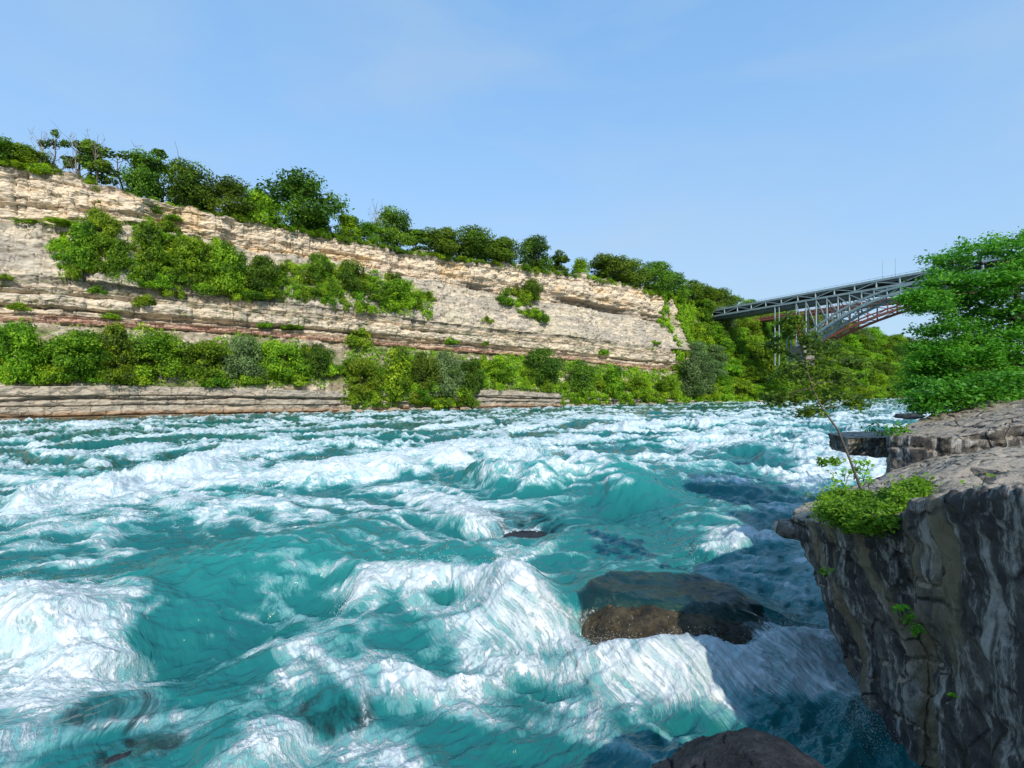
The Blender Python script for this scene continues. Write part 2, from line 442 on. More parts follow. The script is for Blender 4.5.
M_BARKD = mat_bark("dark_bark", (0.018, 0.015, 0.013), (0.07, 0.055, 0.045), 14)
M_DEAD = mat_bark("bleached_dead_wood", (0.16, 0.13, 0.10), (0.32, 0.27, 0.22))
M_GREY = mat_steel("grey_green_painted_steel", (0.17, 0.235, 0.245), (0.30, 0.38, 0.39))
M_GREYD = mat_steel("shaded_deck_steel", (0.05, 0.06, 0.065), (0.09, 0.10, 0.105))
M_RUST = mat_steel("rusted_red_steel", (0.20, 0.065, 0.045), (0.36, 0.13, 0.09), 0.8)
M_CONC = mat_plain("pier_masonry", (0.16, 0.145, 0.12), (0.28, 0.25, 0.21), 0.7)
M_NEAR = mat_nearrock()
M_BOULDER = mat_wetrock("wet_brown_rock", (0.014, 0.012, 0.008), (0.060, 0.046, 0.024), (0.15, 0.11, 0.055), (.28, .7))
M_SLATE = mat_wetrock("wet_slate_rock", (0.007, 0.008, 0.011), (0.022, 0.024, 0.030), (0.055, 0.055, 0.060), (.35, .7))
M_GRASS = mat_plain("plateau_grass", (0.03, 0.06, 0.012), (0.07, 0.11, 0.02), 0.2)
M_BED = mat_plain("riverbed_silt", (0.05, 0.06, 0.05), (0.09, 0.10, 0.08), 0.2)

# ------------------------------------------------------------------ river
B0 = np.array([-99.0, 93.0]); BD = np.array([0.8230, 0.5680]); BN = np.array([-0.5680, 0.8230])   # BN points away from the camera

# boulder footprint (world)
BO = dict(c=(4.0, 12.2), a=2.3, b=1.5, ang=-0.16, top=0.74)

def boulder_param(x, y, dx=0.0, dy=0.0):
    ca, sa = math.cos(BO['ang']), math.sin(BO['ang'])
    X = x - BO['c'][0] - dx; Y = y - BO['c'][1] - dy
    return (X * ca + Y * sa) / BO['a'], (-X * sa + Y * ca) / BO['b']

def seg_dist(x, y, pts):
    """min distance, signed side (positive = far side), arclength fraction"""
    best = np.full(x.shape, 1e9); sg = np.zeros(x.shape); fr = np.zeros(x.shape)
    L = sum(np.linalg.norm(pts[i + 1] - pts[i]) for i in range(len(pts) - 1)); acc = 0
    for i in range(len(pts) - 1):
        a = pts[i]; d = pts[i + 1] - a; l = np.linalg.norm(d); u = d / l
        rx = x - a[0]; ry = y - a[1]
        t = np.clip(rx * u[0] + ry * u[1], 0, l)
        ex = rx - t * u[0]; ey = ry - t * u[1]
        dist = np.sqrt(ex * ex + ey * ey)
        s = np.sign(-ex * u[1] + ey * u[0])
        k = dist < best
        best = np.where(k, dist, best); sg = np.where(k, s, sg); fr = np.where(k, (acc + t) / L, fr)
        acc += l
    return best, sg, fr

# crests: pixels along the crest, crest height, near-side width, far-side width, foam, foam width, foam offset (towards camera)
CRESTS = [
    # px polyline                                                   z    amp  wn   wf   foam fw   off
    ([(555, 452), (600, 464), (645, 488)],                          1.0, 1.2, 1.6, 3.0, .75, .8, 0.3),
    ([(470, 462), (520, 458), (560, 466)],                          1.5, 1.5, 2.6, 3.0, .30, 1.4, 0.5),
    ([(250, 470), (330, 462), (420, 452), (500, 444), (575, 440)],  1.2, 0.9, 2.0, 4.0, .55, 2.0, 0.4),
    ([(330, 578), (390, 562), (450, 553), (500, 566), (548, 600)],  1.0, 1.15, 0.75, 1.8, .95, .42, 0.05),
    ([(60, 592), (150, 575), (240, 556), (320, 536), (420, 512), (520, 505)], 0.7, .85, 2.2, 2.6, .05, 1.0, 0.0),
    ([(-60, 596), (0, 605), (60, 618), (125, 640)],                 0.8, .9, .7, 1.6, 1.0, .75, 0.3),
    ([(0, 520), (120, 508), (220, 500), (300, 500)],                0.6, .5, 2.0, 3.0, .35, 2.0, 0.0),
    ([(640, 470), (700, 462), (760, 455)],                          0.5, .5, 1.5, 3.0, .30, .8, 0.2),
    ([(90, 474), (180, 466), (260, 452)],                           0.8, .8, 1.5, 3.0, .55, 1.5, 0.2),
    ([(0, 492), (60, 486), (130, 482)],                             0.8, .8, 1.5, 3.0, .55, 1.5, 0.2),
    ([(600, 425), (680, 421), (750, 424)],                          0.8, .9, 2.5, 4.0, .40, 2.0, 0.2),
    ([(300, 640), (380, 625), (470, 612), (560, 612)],              0.3, .35, .8, 1.0, .25, .5, 0.0),
    ([(190, 768), (260, 722), (330, 690), (430, 660)],              0.3, .35, .7, .9, .30, .4, 0.0),
    ([(540, 655), (600, 648), (680, 652), (760, 645), (830, 625)],  0.35, .35, .6, .7, .55, .5, 0.0),
    ([(420, 556), (480, 545), (560, 528), (640, 515)],              0.5, .35, 1.2, 1.4, .05, .5, 0.0),
    ([(690, 545), (740, 535), (790, 532)],                          0.4, .25, 1.0, 1.0, .50, .9, 0.0),
]
TROUGHS = [
    ([(100, 660), (200, 650), (290, 610), (380, 597), (470, 590)], 0.0, -.55, 1.1),
    ([(560, 590), (585, 620), (600, 640)], 0.0, -.35, .7),
    ([(420, 535), (520, 530), (600, 512)], 0.0, -.5, 2.0),
    ([(430, 530), (480, 528), (530, 520)], 0.0, -.6, 1.6),
]
# foam patches: pixel centre, pixel radii, weight
PATCH = [
    (480, 516, 60, 14, .9), (430, 500, 50, 14, .55), (200, 510, 240, 26, .30), (60, 545, 110, 22, .28), (340, 480, 110, 16, .26),
    (590, 430, 110, 10, .22), (130, 455, 120, 10, .12), (40, 487, 70, 12, .55), (150, 482, 110, 10, .30),
    (50, 690, 120, 62, .50), (60, 620, 70, 18, .55), (170, 740, 60, 50, .35),
    (420, 690, 150, 55, .33), (540, 640, 70, 30, .40), (560, 720, 130, 50, .30), (700, 672, 170, 36, .55), (840, 650, 40, 40, .50),
    (470, 610, 70, 14, .40), (520, 590, 40, 22, .35), (735, 540, 45, 10, .45), (300, 740, 80, 40, .22), (660, 468, 40, 6, .3),
    (120, 436, 140, 8, .05), (700, 425, 150, 12, .12), (240, 497, 60, 5, -.3), (90, 500, 70, 5, -.25), (360, 440, 120, 6, -.12), (100, 440, 90, 5, -.18),
    # teal, foam-free places
    (220, 590, 110, 38, -.42), (300, 560, 80, 22, -.30), (425, 578, 75, 14, -.50), (215, 690, 50, 55, -.40), (860, 745, 80, 40, -.45),
    (640, 540, 110, 30, -.35), (600, 495, 100, 16, -.30), (490, 540, 90, 12, -.30), (575, 600, 22, 26, -.50), (740, 505, 80, 18, -.22),
    (30, 458, 90, 8, -.35), (230, 440, 80, 6, -.25), (360, 455, 60, 6, -.22), (260, 487, 40, 6, -.22), (530, 678, 40, 18, -.25),
    (330, 715, 34, 20, -.35), (100, 702, 40, 16, -.45), (120, 745, 40, 12, -.35), (0, 462, 60, 6, -.3),
]
PATCH_W = []
for (px, py, rx, ry, w) in PATCH:
    c = W(px, py); a = W(px + rx, py); f = W(px, max(py - ry, 396)); n = W(px, py + ry)
    PATCH_W.append((c, abs(a[0] - c[0]), f - c, n - c, w))

ROCKS = [  # rocks awash: px, py, z top, half sizes, submerge
    (512, 484, 1.55, 2.0, 1.3), (100, 702, 0.35, .75, .5), (128, 742, 0.30, .60, .4), (333, 712, 0.28, .62, .45), (556, 578, .6, .5, .4),
]

def river_height(x, y, want=False):
    s = x * BD[0] + y * BD[1]; q = x * BN[0] + y * BN[1]     # along / across the current
    r = np.sqrt(x * x + y * y)
    wx = fbm2(x * 0.05, y * 0.05, 3) * 7; wy = fbm2(x * 0.05 + 40, y * 0.05 - 13, 3) * 7
    # broad standing waves, crests roughly across the view
    big = fbm2((s + wx) * 0.075, (q + wy) * 0.10, 3, 0.5)
    rd = 1 - np.abs(fbm2((x + wx) * 0.10 + 31, (y + wy) * 0.16 + 8, 3, 0.5)) * 1.9
    rd2 = 1 - np.abs(fbm2((x + wy * .6) * 0.33 + 3, (y + wx * .6) * 0.42 - 8, 3, 0.55)) * 1.8
    farw = smooth(20, 45, r)
    hz = big * 0.55 + (rd - .45) * (0.28 + 0.45 * farw) + (rd2 - .5) * (0.13 + 0.10 * farw)
    chop = fbm2(s * 0.8, q * 1.7, 5, 0.55); chop2 = 1 - np.sqrt(fbm2(s * 1.1 + 8 + wx * .1, q * 2.1 + wy * .1, 3, .5) ** 2 + .012) * 1.9
    sharp = 1 - np.sqrt(fbm2(s * .55 + 5 + wx * .08, q * 1.15 + wy * .08, 3, .45) ** 2 + .015) * 1.7
    det = chop * 0.050 + (chop2 - .5) * 0.030 + (sharp - .5) * .11
    calm = smooth(250, 480, r)
    lng = fbm2(s * .045 + wx * .12, q * .15 + wy * .12, 4, .55)      # long streaks of froth lying along the current
    foam = 0.11 + 0.09 * farw + 0.95 * (rd - .55) * (0.30 + .70 * farw) + 0.50 * (rd2 - .5) + 0.30 * big + .85 * lng * farw - 0.06 * calm
    designed = np.zeros_like(x)
    for (pp, z, amp, wn, wf, fo, fw, off) in CRESTS:
        pts = [W(a, b, z) for (a, b) in pp]
        jx = fbm2(x * .35 + z * 9, y * .35, 3) * 0.45 * min(1, wn); 
        d, sg, fr = seg_dist(x + jx, y - jx, pts)
        taper = smooth(0, .16, fr) * (1 - smooth(.84, 1, fr)) * .85 + .15
        w = np.where(sg > 0, wf, wn)
        designed += (amp * np.exp(-(d / w) ** 2)) * taper
        d2 = np.abs(d * sg + off)
        foam += fo * np.exp(-(d2 / fw) ** 2) * taper
    for (pp, z, amp, w) in TROUGHS:
        pts = [W(a, b, z) for (a, b) in pp]
        d, sg, fr = seg_dist(x, y, pts)
        designed += amp * np.exp(-(d / w) ** 2)
    near = 1 - smooth(26, 60, r)
    hz = hz * (1 - 0.45 * near) + designed
    for (c, ax, vf, vn, w) in PATCH_W:
        dx = x - c[0] * (y / c[1]); dy = y - c[1]           # patches run outwards with distance
        lf = abs(vf[1]); ln = abs(vn[1])
        e = (dx / (ax * y / c[1])) ** 2 + np.where(dy > 0, dy / lf, dy / ln) ** 2
        foam += w * np.exp(-e * 1.1)
    rocks = np.zeros_like(x)
    for (px, py, zt, a, b) in ROCKS:
        c = W(px, py, zt)
        e = ((x - c[0]) / (a * 1.7)) ** 2 + ((y - c[1] - .25) / (b * 1.7)) ** 2
        rocks = np.maximum(rocks, np.exp(-e * 1.2))
    # water heaped over the boulder, then dropping in front of it
    u, v = boulder_param(x, y, 0.1, 0.68)
    e = np.sqrt(u * u + v * v)
    heap = 1 - smooth(0.72, 1.28, e)
    heap = np.where(y > BO['c'][1], np.maximum(heap, (1 - smooth(.6, 1.9, e)) * .9), heap)
    hz = hz * (1 - heap) + heap * (BO['top'] + 0.045 + 0.06 * fbm2(x * 1.2, y * 1.2, 2))
    foam = foam * (1 - heap) + heap * (-0.05)
    u2, v2 = boulder_param(x, y, 0.05, 0.0)
    e2 = np.sqrt(u2 * u2 + v2 * v2)
    clear = (1 - smooth(0.85, 1.25, e2)) * .92
    # froth piles just below the boulder
    drop = np.exp(-((e2 - 1.28) / 0.35) ** 2) * (y < BO['c'][1] - .3)
    foam += drop * 0.50; hz += drop * 0.26
    clear = np.maximum(clear, np.clip(rocks * .95 - .12, 0, .50)); foam = foam - rocks * .22
    slick = heap
    foam = np.where(foam > .5, .5 + .25 * np.tanh((foam - .5) / .32), foam)
    froth = np.clip(foam, 0, 1)
    rough = fbm2(x * 4.3, y * 4.3, 5, .62) * .8 + (1 - np.abs(fbm2(x * 1.6 + 4, y * 1.6, 4, .6)) * 2) * .9
    calmer = np.clip(1 - heap * .85 - drop * .35, 0.08, 1) * (1 - .7 * rocks)
    hz = hz + det * calmer * (1 + .3 * farw) + froth * rough * (0.036 - .016 * farw) * calmer
    hz = hz * (1 - .5 * calm)
    if want:
        q0 = q
        sunny = smooth(28, 60, q0 - 0.0)      # sunlit band along the far bank, painted as a greener water colour
        al = s + fbm2(x * .06, y * .06, 2) * 3
        ac = q + fbm2(s * .05 + 3, q * .06 + 9, 3) * 5.5 + fbm2(s * .22 + 13, q * .30, 3) * .9 - hz * .9
        return hz, foam, np.maximum(clear, 0), slick, sunny, farw, al, ac
    return hz

def build_river():
    nu, nv = 1750, 1000
    # columns spread over view tangents, rows over distance (dense near by)
    tx = np.linspace(-1.75, 1.75, nu)
    py = np.concatenate([np.linspace(0.0, 1.0, nv)])
    dmin, dmax = 4.2, 900.0
    inv = (1 / dmin) + (1 / dmax - 1 / dmin) * (1 - (1 - py) ** 1.25)
    d = 1 / inv
    X = tx[:, None] * d[None, :]; Y = np.broadcast_to(d[None, :], X.shape)
    x = X.reshape(-1).copy(); y = Y.reshape(-1).copy()
    z, foam, clear, slick, sunny, farw, al, ac = river_height(x, y, True)
    V = np.stack([x, y, z], 1)
    me = grid_mesh("river", V, nu, nv, [M_WATER], flip=False)
    me.update()
    fattr(me, "foam", foam); fattr(me, "clear", clear); fattr(me, "slick", slick); fattr(me, "lift", z); fattr(me, "sunny", sunny * .8); fattr(me, "far", farw); fattr(me, "along", al); fattr(me, "across", ac)
    o = link("river", me); tag(o, kind='structure')
    # calm strip of the river around and behind the viewpoint + bed below everything
    me = grid_mesh("riverbed", np.array([[-2500, -600, -4.0], [-2500, 3500, -4.0], [2500, -600, -4.0], [2500, 3500, -4.0]], float), 2, 2, [M_BED], flip=False)
    tag(link("ground", me), kind='structure')
build_river()

def build_spray():
    m = NT("spray_droplets"); m.b.inputs["Base Color"].default_value = (.85, .88, .9, 1); m.b.inputs["Roughness"].default_value = 0.35
    rs = np.random.RandomState(77); Pn = []; R = []
    def throw(x, y, z, size, hmax):
        n = len(x); up = rs.exponential(hmax, n)
        Pn.append(np.stack([x + rs.randn(n) * .05, y + rs.randn(n) * .05, z + up * .8 + .01], 1)); R.append(size * (.35 + rs.rand(n) ** 2 * 1.3))
    for (pp, z, amp, wn, wf, fo, fw, off) in CRESTS:
        if fo < .35 or pp[0][1] < 470: continue
        pts = [W(a, b, z) for (a, b) in pp]
        L = [np.linalg.norm(pts[i + 1] - pts[i]) for i in range(len(pts) - 1)]; n = int(sum(L) * 700 * fo)
        seg = rs.choice(len(L), n, p=np.array(L) / sum(L)); t = rs.rand(n)
        A = np.array([pts[i] for i in seg]); B = np.array([pts[i + 1] for i in seg]); c = A + (B - A) * t[:, None] + rs.randn(n, 2) * fw * .45
        clump = n2(c[:, 0] * 1.3, c[:, 1] * 1.3) + .35 * n2(c[:, 0] * 5, c[:, 1] * 5) > .08; c = c[clump]
        hz = river_height(c[:, 0].copy(), c[:, 1].copy()); d = c[:, 1].mean()
        throw(c[:, 0], c[:, 1], hz, np.clip(d * .00045, .004, .016), .07 + .06 * amp)
    # the pile of froth below the overflowed boulder, and around the feet of the right-hand rock
    n = 9000; a = rs.uniform(math.pi * 1.02, math.pi * 1.98, n); rr = 1.2 + rs.rand(n) * .5
    x = BO['c'][0] + np.cos(a) * BO['a'] * rr; y = BO['c'][1] + np.sin(a) * BO['b'] * rr
    k = n2(x * 1.6, y * 1.6 + 5) > -.1; x, y = x[k], y[k]
    throw(x, y, river_height(x.copy(), y.copy()), .005, .15)
    n = 4000; t = rs.rand(n); x = 6.2 + t * .9 + rs.randn(n) * .25; y = 8.3 + t * 1.9 + rs.randn(n) * .2
    throw(x, y, river_height(x.copy(), y.copy()), .005, .12)
    Pn = np.concatenate(Pn); R = np.concatenate(R); n = len(Pn)
    T = np.array([(1, 1, 1), (1, -1, -1), (-1, 1, -1), (-1, -1, 1)], float) * .8
    V = (Pn[:, None, :] + T[None] * R[:, None, None]).reshape(-1, 3)
    b = np.arange(n)[:, None] * 4
    Q = np.concatenate([b + np.array([[0, 1, 2]]), b + np.array([[0, 3, 1]]), b + np.array([[0, 2, 3]]), b + np.array([[1, 3, 2]])])
    o = link("spray", poly_mesh("spray", V, Q, [m.m], True)); tag(o, "fine white spray flying off the breaking crests and rocks", "spray", kind='stuff')
build_spray()

# ------------------------------------------------------------------ far gorge wall
LX = [-400, 0, 60, 130, 200, 256, 330, 420, 500, 560, 600, 640, 690, 735, 790, 840, 900, 960, 1060]
LINES = {   # image rows of the breaks in slope, bottom to top
    1: [395, 386, 386, 386, 387, 389, 391, 390, 390, 394, 397, 399, 400, 399, 398, 397, 396, 395, 394],
    2: [305, 321, 323, 328, 332, 336, 341, 349, 355, 360, 364, 369, 371, 372, 374, 377, 379, 382, 386],
    3: [255, 272, 277, 286, 294, 300, 308, 320, 329, 335, 340, 345, 350, 354, 358, 363, 368, 373, 380],
    4: [190, 222, 224, 228, 238, 250, 260, 280, 294, 304, 311, 319, 330, 338, 345, 350, 357, 363, 373],
    5: [100, 161, 173, 198, 211, 220, 236, 253, 264, 272, 279, 288, 301, 309, 322, 334, 347, 356, 369],
}
SETB = {0: 0.0, 1: 1.3, 2: 12.0, 3: 13.2, 4: 21.0, 5: 22.2}

S_ALL = np.concatenate([np.linspace(-150, -4, 160), np.linspace(-3.6, 270, 1350), np.linspace(270.6, 520, 420), np.linspace(525, 1500, 60)])

def line_xyz(k, s):
    """world position of break line k at along-bank coordinate s"""
    sb = np.full_like(s, SETB[k])
    veg = smooth(225, 262, s)                       # the wall relaxes into a wooded slope near the bridge
    sb = sb * (1 - veg) + veg * {0: 0, 1: 1.5, 2: 11, 3: 17, 4: 25, 5: 31}[k]
    x = B0[0] + BD[0] * s + BN[0] * sb; y = B0[1] + BD[1] * s + BN[1] * sb
    if k == 0: return x, y, np.full_like(s, -1.2)
    px = CX + F * x / y
    row = np.interp(px, LX, LINES[k])
    z = H + (HY - row) / F * y
    # outside the frame on the left keep the height of the frame edge
    s0 = s[np.argmin(np.abs(px - 2) + (s > 300) * 1e6)]
    z0 = np.interp(s0, s, z)
    z = np.where(s < s0, z0 + (s - s0) * -0.02, z)
    return x, y, z

BRK = {k: line_xyz(k, S_ALL) for k in range(6)}

def bank_point(px, k, f=0.0):
    """point on the wall where the interpolated break line k..k+1 crosses image column px"""
    a = BRK[k]; b = BRK[min(k + 1, 5)]
    x = a[0] * (1 - f) + b[0] * f; y = a[1] * (1 - f) + b[1] * f; z = a[2] * (1 - f) + b[2] * f
    c = CX + F * x / y
    i = int(np.argmin(np.abs(c - px)))
    return np.array([x[i], y[i], max(z[i], 0.0)]), i

def bank_at(px, py):
    """surface point seen at pixel"""
    best = None
    cols = []
    for k in range(6):
        p, i = bank_point(px, k, 0)
        cols.append((HY - (p[2] - H) / p[1] * F, p))
    for k in range(5):
        r0, p0 = cols[k]; r1, p1 = cols[k + 1]
        if (r0 >= py >= r1) or (k == 4):
            t = np.clip((r0 - py) / max(r0 - r1, 1e-3), 0, 1.0)
            return p0 * (1 - t) + p1 * t
        if k == 0 and py > r0: return p0
    return cols[5][1]

def build_cliff():
    seg_rows = {0: 110, 1: 70, 2: 150, 3: 90, 4: 150}
    rs = np.random.RandomState(11)
    # horizontal beds: protrusion per bed, fraction coordinate inside each segment
    beds = {}
    for k, nb in {0: 5, 1: 3, 2: 8, 3: 4, 4: 7}.items():
        e = np.sort(rs.rand(nb - 1)); e = np.concatenate([[0], e * .94 + .03, [1]])
        pr = rs.rand(nb); beds[k] = (e, pr)
    s = S_ALL; ns = len(s)
    cols_V = []; cols_C = []; cols_B = []
    bedbase = 0.0
    for k in range(5):
        x0, y0, z0 = BRK[k]; x1, y1, z1 = BRK[k + 1]
        n = seg_rows[k]
        f = np.linspace(0, 1, n, endpoint=(k == 4))
        S = np.repeat(s[:, None], n, 1); Fr = np.repeat(f[None, :], ns, 0)
        ff = Fr.copy()
        steep = {0: 1.0, 1: 0.25, 2: 1.0, 3: 0.35, 4: 1.0}[k]
        X = x0[:, None] * (1 - ff) + x1[:, None] * ff
        Y = y0[:, None] * (1 - ff) + y1[:, None] * ff
        Z = z0[:, None] * (1 - ff) + z1[:, None] * ff
        Sf = S.reshape(-1); Zf = Z.reshape(-1)
        veg = smooth(226, 262, S + (fbm2(Sf * .08, Zf * .08, 3) * 16).reshape(S.shape))
        # bed protrusion, wandering along the wall
        wav = (fbm2(Sf * 0.03 + k * 7, Zf * 0.02, 3) * 0.03).reshape(S.shape) + (fbm2(Sf * 0.3, Zf * 0.1 + k, 3) * 0.008).reshape(S.shape)
        e, pr = beds[k]
        g = np.clip(Fr + wav, 0, .9999)
        idx = np.clip(np.searchsorted(e, g.reshape(-1)) - 1, 0, len(pr) - 1).reshape(S.shape)
        fin = (g - e[idx]) / (e[idx + 1] - e[idx])
        # blocks of a bed break off irregularly
        blk = n2((Sf / 5.5) + idx.reshape(-1) * 37.7, idx.reshape(-1) * 11.3 + .37).reshape(S.shape)
        cell = np.floor(S / 3.7 + idx * .37 + blk * 1.5)
        rnd = np.modf(np.abs(np.sin(cell * 12.9898 + idx * 78.233 + k * 37.719) * 43758.5453))[0]
        amp = {0: 1.7, 1: .35, 2: 2.3, 3: .8, 4: 1.9}[k]
        prot = (pr[idx] - .5) * amp + (rnd - .5) * amp * .6
        notch = np.exp(-(fin / .12) ** 2) * -amp * .45          # weathered joint under each bed
        prot = prot + notch
        tilt = (fin - .5) * amp * .25
        big = fbm2(Sf * 0.028 + 3, Zf * 0.02 + k * .3, 4).reshape(S.shape) * {0: .8, 1: 1.2, 2: 2.0, 3: 2.0, 4: 2.6}[k]
        pos3 = np.stack([Sf, Zf * 1.6, Sf * 0 + k], 1)
        mid = fbm3(pos3 * 0.33, 5, .5).reshape(S.shape) * {0: .5, 1: .9, 2: .7, 3: .9, 4: 1.0}[k]
        # vertical gullies and buttresses
        gul = (1 - np.abs(fbm2(Sf * 0.06, Zf * 0.012 + 3, 3)) * 2).reshape(S.shape)
        if k == 0: prot = prot - 1.3 * np.exp(-((Fr - (.66 + wav * 3)) / .035) ** 2)
        dsp = (prot + tilt + mid) * (1 - .75 * veg) + big - gul * .8 * {0: .3, 1: .6, 2: .6, 3: 1.6, 4: 1.5}[k]
        if k == 4:                      # deep recess under the lip right of centre, smaller ones elsewhere
            pxs = (CX + F * x0 / y0)[:, None]
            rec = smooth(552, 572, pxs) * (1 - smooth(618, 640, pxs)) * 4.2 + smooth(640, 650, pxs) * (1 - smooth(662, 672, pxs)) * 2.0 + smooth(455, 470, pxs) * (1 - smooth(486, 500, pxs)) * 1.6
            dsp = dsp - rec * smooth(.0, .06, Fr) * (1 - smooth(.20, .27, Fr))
        if k == 2:
            pxs = (CX + F * x0 / y0)[:, None]
            rec = (1 - smooth(28, 60, pxs)) * 1.8 + smooth(395, 410, pxs) * (1 - smooth(440, 470, pxs)) * 1.6 + smooth(60, 80, pxs) * (1 - smooth(150, 170, pxs)) * 1.0
            dsp = dsp - rec * np.exp(-((Fr - .62) / .05) ** 2)
            dsp = dsp - 1.4 * np.exp(-((Fr - (.28 + wav * 2)) / .035) ** 2)
        edge = smooth(0, .06, Fr) * (1 - smooth(.95, 1, Fr)) if k in (4,) else 1
        if k in (3, 2, 4):              # upright joints where the wall stands steep
            jn = np.abs(fbm2(Sf * .38 + k * 5, Zf * .03 + fbm2(Sf * .1, Zf * .1, 2) * .5, 2)).reshape(S.shape)
            dsp = dsp - np.exp(-(jn / .05) ** 2) * {2: .5, 3: .55, 4: .8}[k] * (1 - veg)
        X = X - BN[0] * dsp; Y = Y - BN[1] * dsp
        # vertical roughness on slopes
        Z = Z + (mid * .35) * (1 - steep)
        if k == 4:                      # ragged rim
            rag = (fbm2(Sf * .12, Sf * 0 + 5, 4) * 1.4).reshape(S.shape)
            Z = Z + rag * smooth(.7, 1, Fr)
        V = np.stack([X, Y, Z], 2)
        # --- colour (albedo)
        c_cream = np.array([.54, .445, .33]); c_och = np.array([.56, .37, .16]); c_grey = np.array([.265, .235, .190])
        c_tan = np.array([.46, .39, .30]); c_red = np.array([.40, .235, .175]); c_dark = np.array([.13, .11, .09]); c_earth = np.array([.23, .19, .13])
        nA = fbm2(Sf * .05 + 9, Zf * .12 + k * 3, 5, .6).reshape(S.shape); nB = fbm2(Sf * .22, Zf * .5 + 60, 5, .65).reshape(S.shape)
        nC = fbm2(Sf * .5, Zf * 1.6 + 20, 4, .65).reshape(S.shape)
        one = np.ones(S.shape + (1,))
        def mixc(a, b, t): t = np.clip(t, 0, 1)[..., None]; return a * (1 - t) + b * t
        if k == 0:
            C = mixc(c_tan * .80 * one, c_grey * 1.15 * one, (.5 + nA)); C = mixc(C, c_dark * 1.5, smooth(.0, .6, nC + nB * .5) * .55); dsp0 = 0
            C = mixc(C, c_dark * np.array([1.1, .9, .6]), 1 - smooth(.16, .36, Fr + nB * .05))
            C = mixc(C, np.array([.30, .18, .10]), np.exp(-((Fr - .28) / .06) ** 2) * .6)
        elif k == 1:
            C = mixc(c_earth * one, c_tan * one, smooth(-.2, .6, nB))
            C = mixc(C, np.array([.10, .13, .035]), smooth(-.1, .35, nA + nC * .4) * .8)
        elif k == 2:
            C = mixc(c_tan * one, c_cream * 1.05 * one, smooth(-.3, .5, nA + nC * .3)); C = mixc(C, c_grey * one, smooth(.15, .6, nB) * .7)
            C = mixc(C, c_red * one, (1 - smooth(.05, .22, Fr + nA * .05)) * .8)
            C = mixc(C, c_grey * .8, smooth(.80, .90, Fr + nB * .03) * .75)
            C = mixc(C, np.array([.12, .15, .04]), smooth(.35, .6, nC + nB * .5) * smooth(.2, .4, Fr) * .6)
        elif k == 3:
            C = mixc(c_grey * 1.25 * one, c_tan * 1.05 * one, smooth(-.3, .35, nB * .6 + nA)); C = mixc(C, c_grey * .9 * one, smooth(.15, .45, nC) * .4)
            C = mixc(C, np.array([.13, .16, .05]), smooth(.1, .5, nA * .8 + nC * .5) * .18)
        else:
            C = mixc(c_cream * one, c_cream * 1.15 * one, .5 + nB); C = mixc(C, c_och * one, smooth(.15, .6, nA + .25 * nB) * .5)
            C = mixc(C, c_grey * 1.1 * one, smooth(.2, .6, nB - .3 * nA) * .6)
            C = mixc(C, c_grey * one, smooth(.80, 1, Fr + nB * .08) * .6)
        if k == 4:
            C = mixc(C, c_grey * .8 * one, np.clip(rec, 0, 1) * (1 - smooth(.20, .27, Fr)) * .8)  # shade under the overhang painted into the recess as darker grey
        C = mixc(C, c_dark * one, np.exp(-(fin / .07) ** 2) * .5 * (steep > .5)) * 1.12
        C = mixc(C, np.array([.10, .14, .03]) * one, veg * .85)
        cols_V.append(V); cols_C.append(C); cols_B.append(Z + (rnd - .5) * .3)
        bedbase += 10
    # plateau behind the rim
    xt, yt, zt = cols_V[-1][:, -1, 0], cols_V[-1][:, -1, 1], cols_V[-1][:, -1, 2]
    n = 24; f = (np.linspace(0, 1, n + 1)[1:]) ** 1.6
    X = xt[:, None] + BN[0] * f[None, :] * 420; Y = yt[:, None] + BN[1] * f[None, :] * 420
    Z = zt[:, None] + np.minimum(f[None, :] * 60, 1.2) - f[None, :] * 3
    cols_V.append(np.stack([X, Y, Z], 2)); C = np.zeros(X.shape + (3,)); C[:] = (.06, .09, .025); cols_C.append(C); cols_B.append(Z)
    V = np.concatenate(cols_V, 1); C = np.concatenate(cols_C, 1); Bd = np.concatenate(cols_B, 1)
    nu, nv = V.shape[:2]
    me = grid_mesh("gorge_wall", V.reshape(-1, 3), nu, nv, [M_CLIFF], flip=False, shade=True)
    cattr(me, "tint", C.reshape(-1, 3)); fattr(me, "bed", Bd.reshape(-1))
    o = link("gorge_cliff", me); tag(o, kind='structure')
    return V
CLIFF = build_cliff()


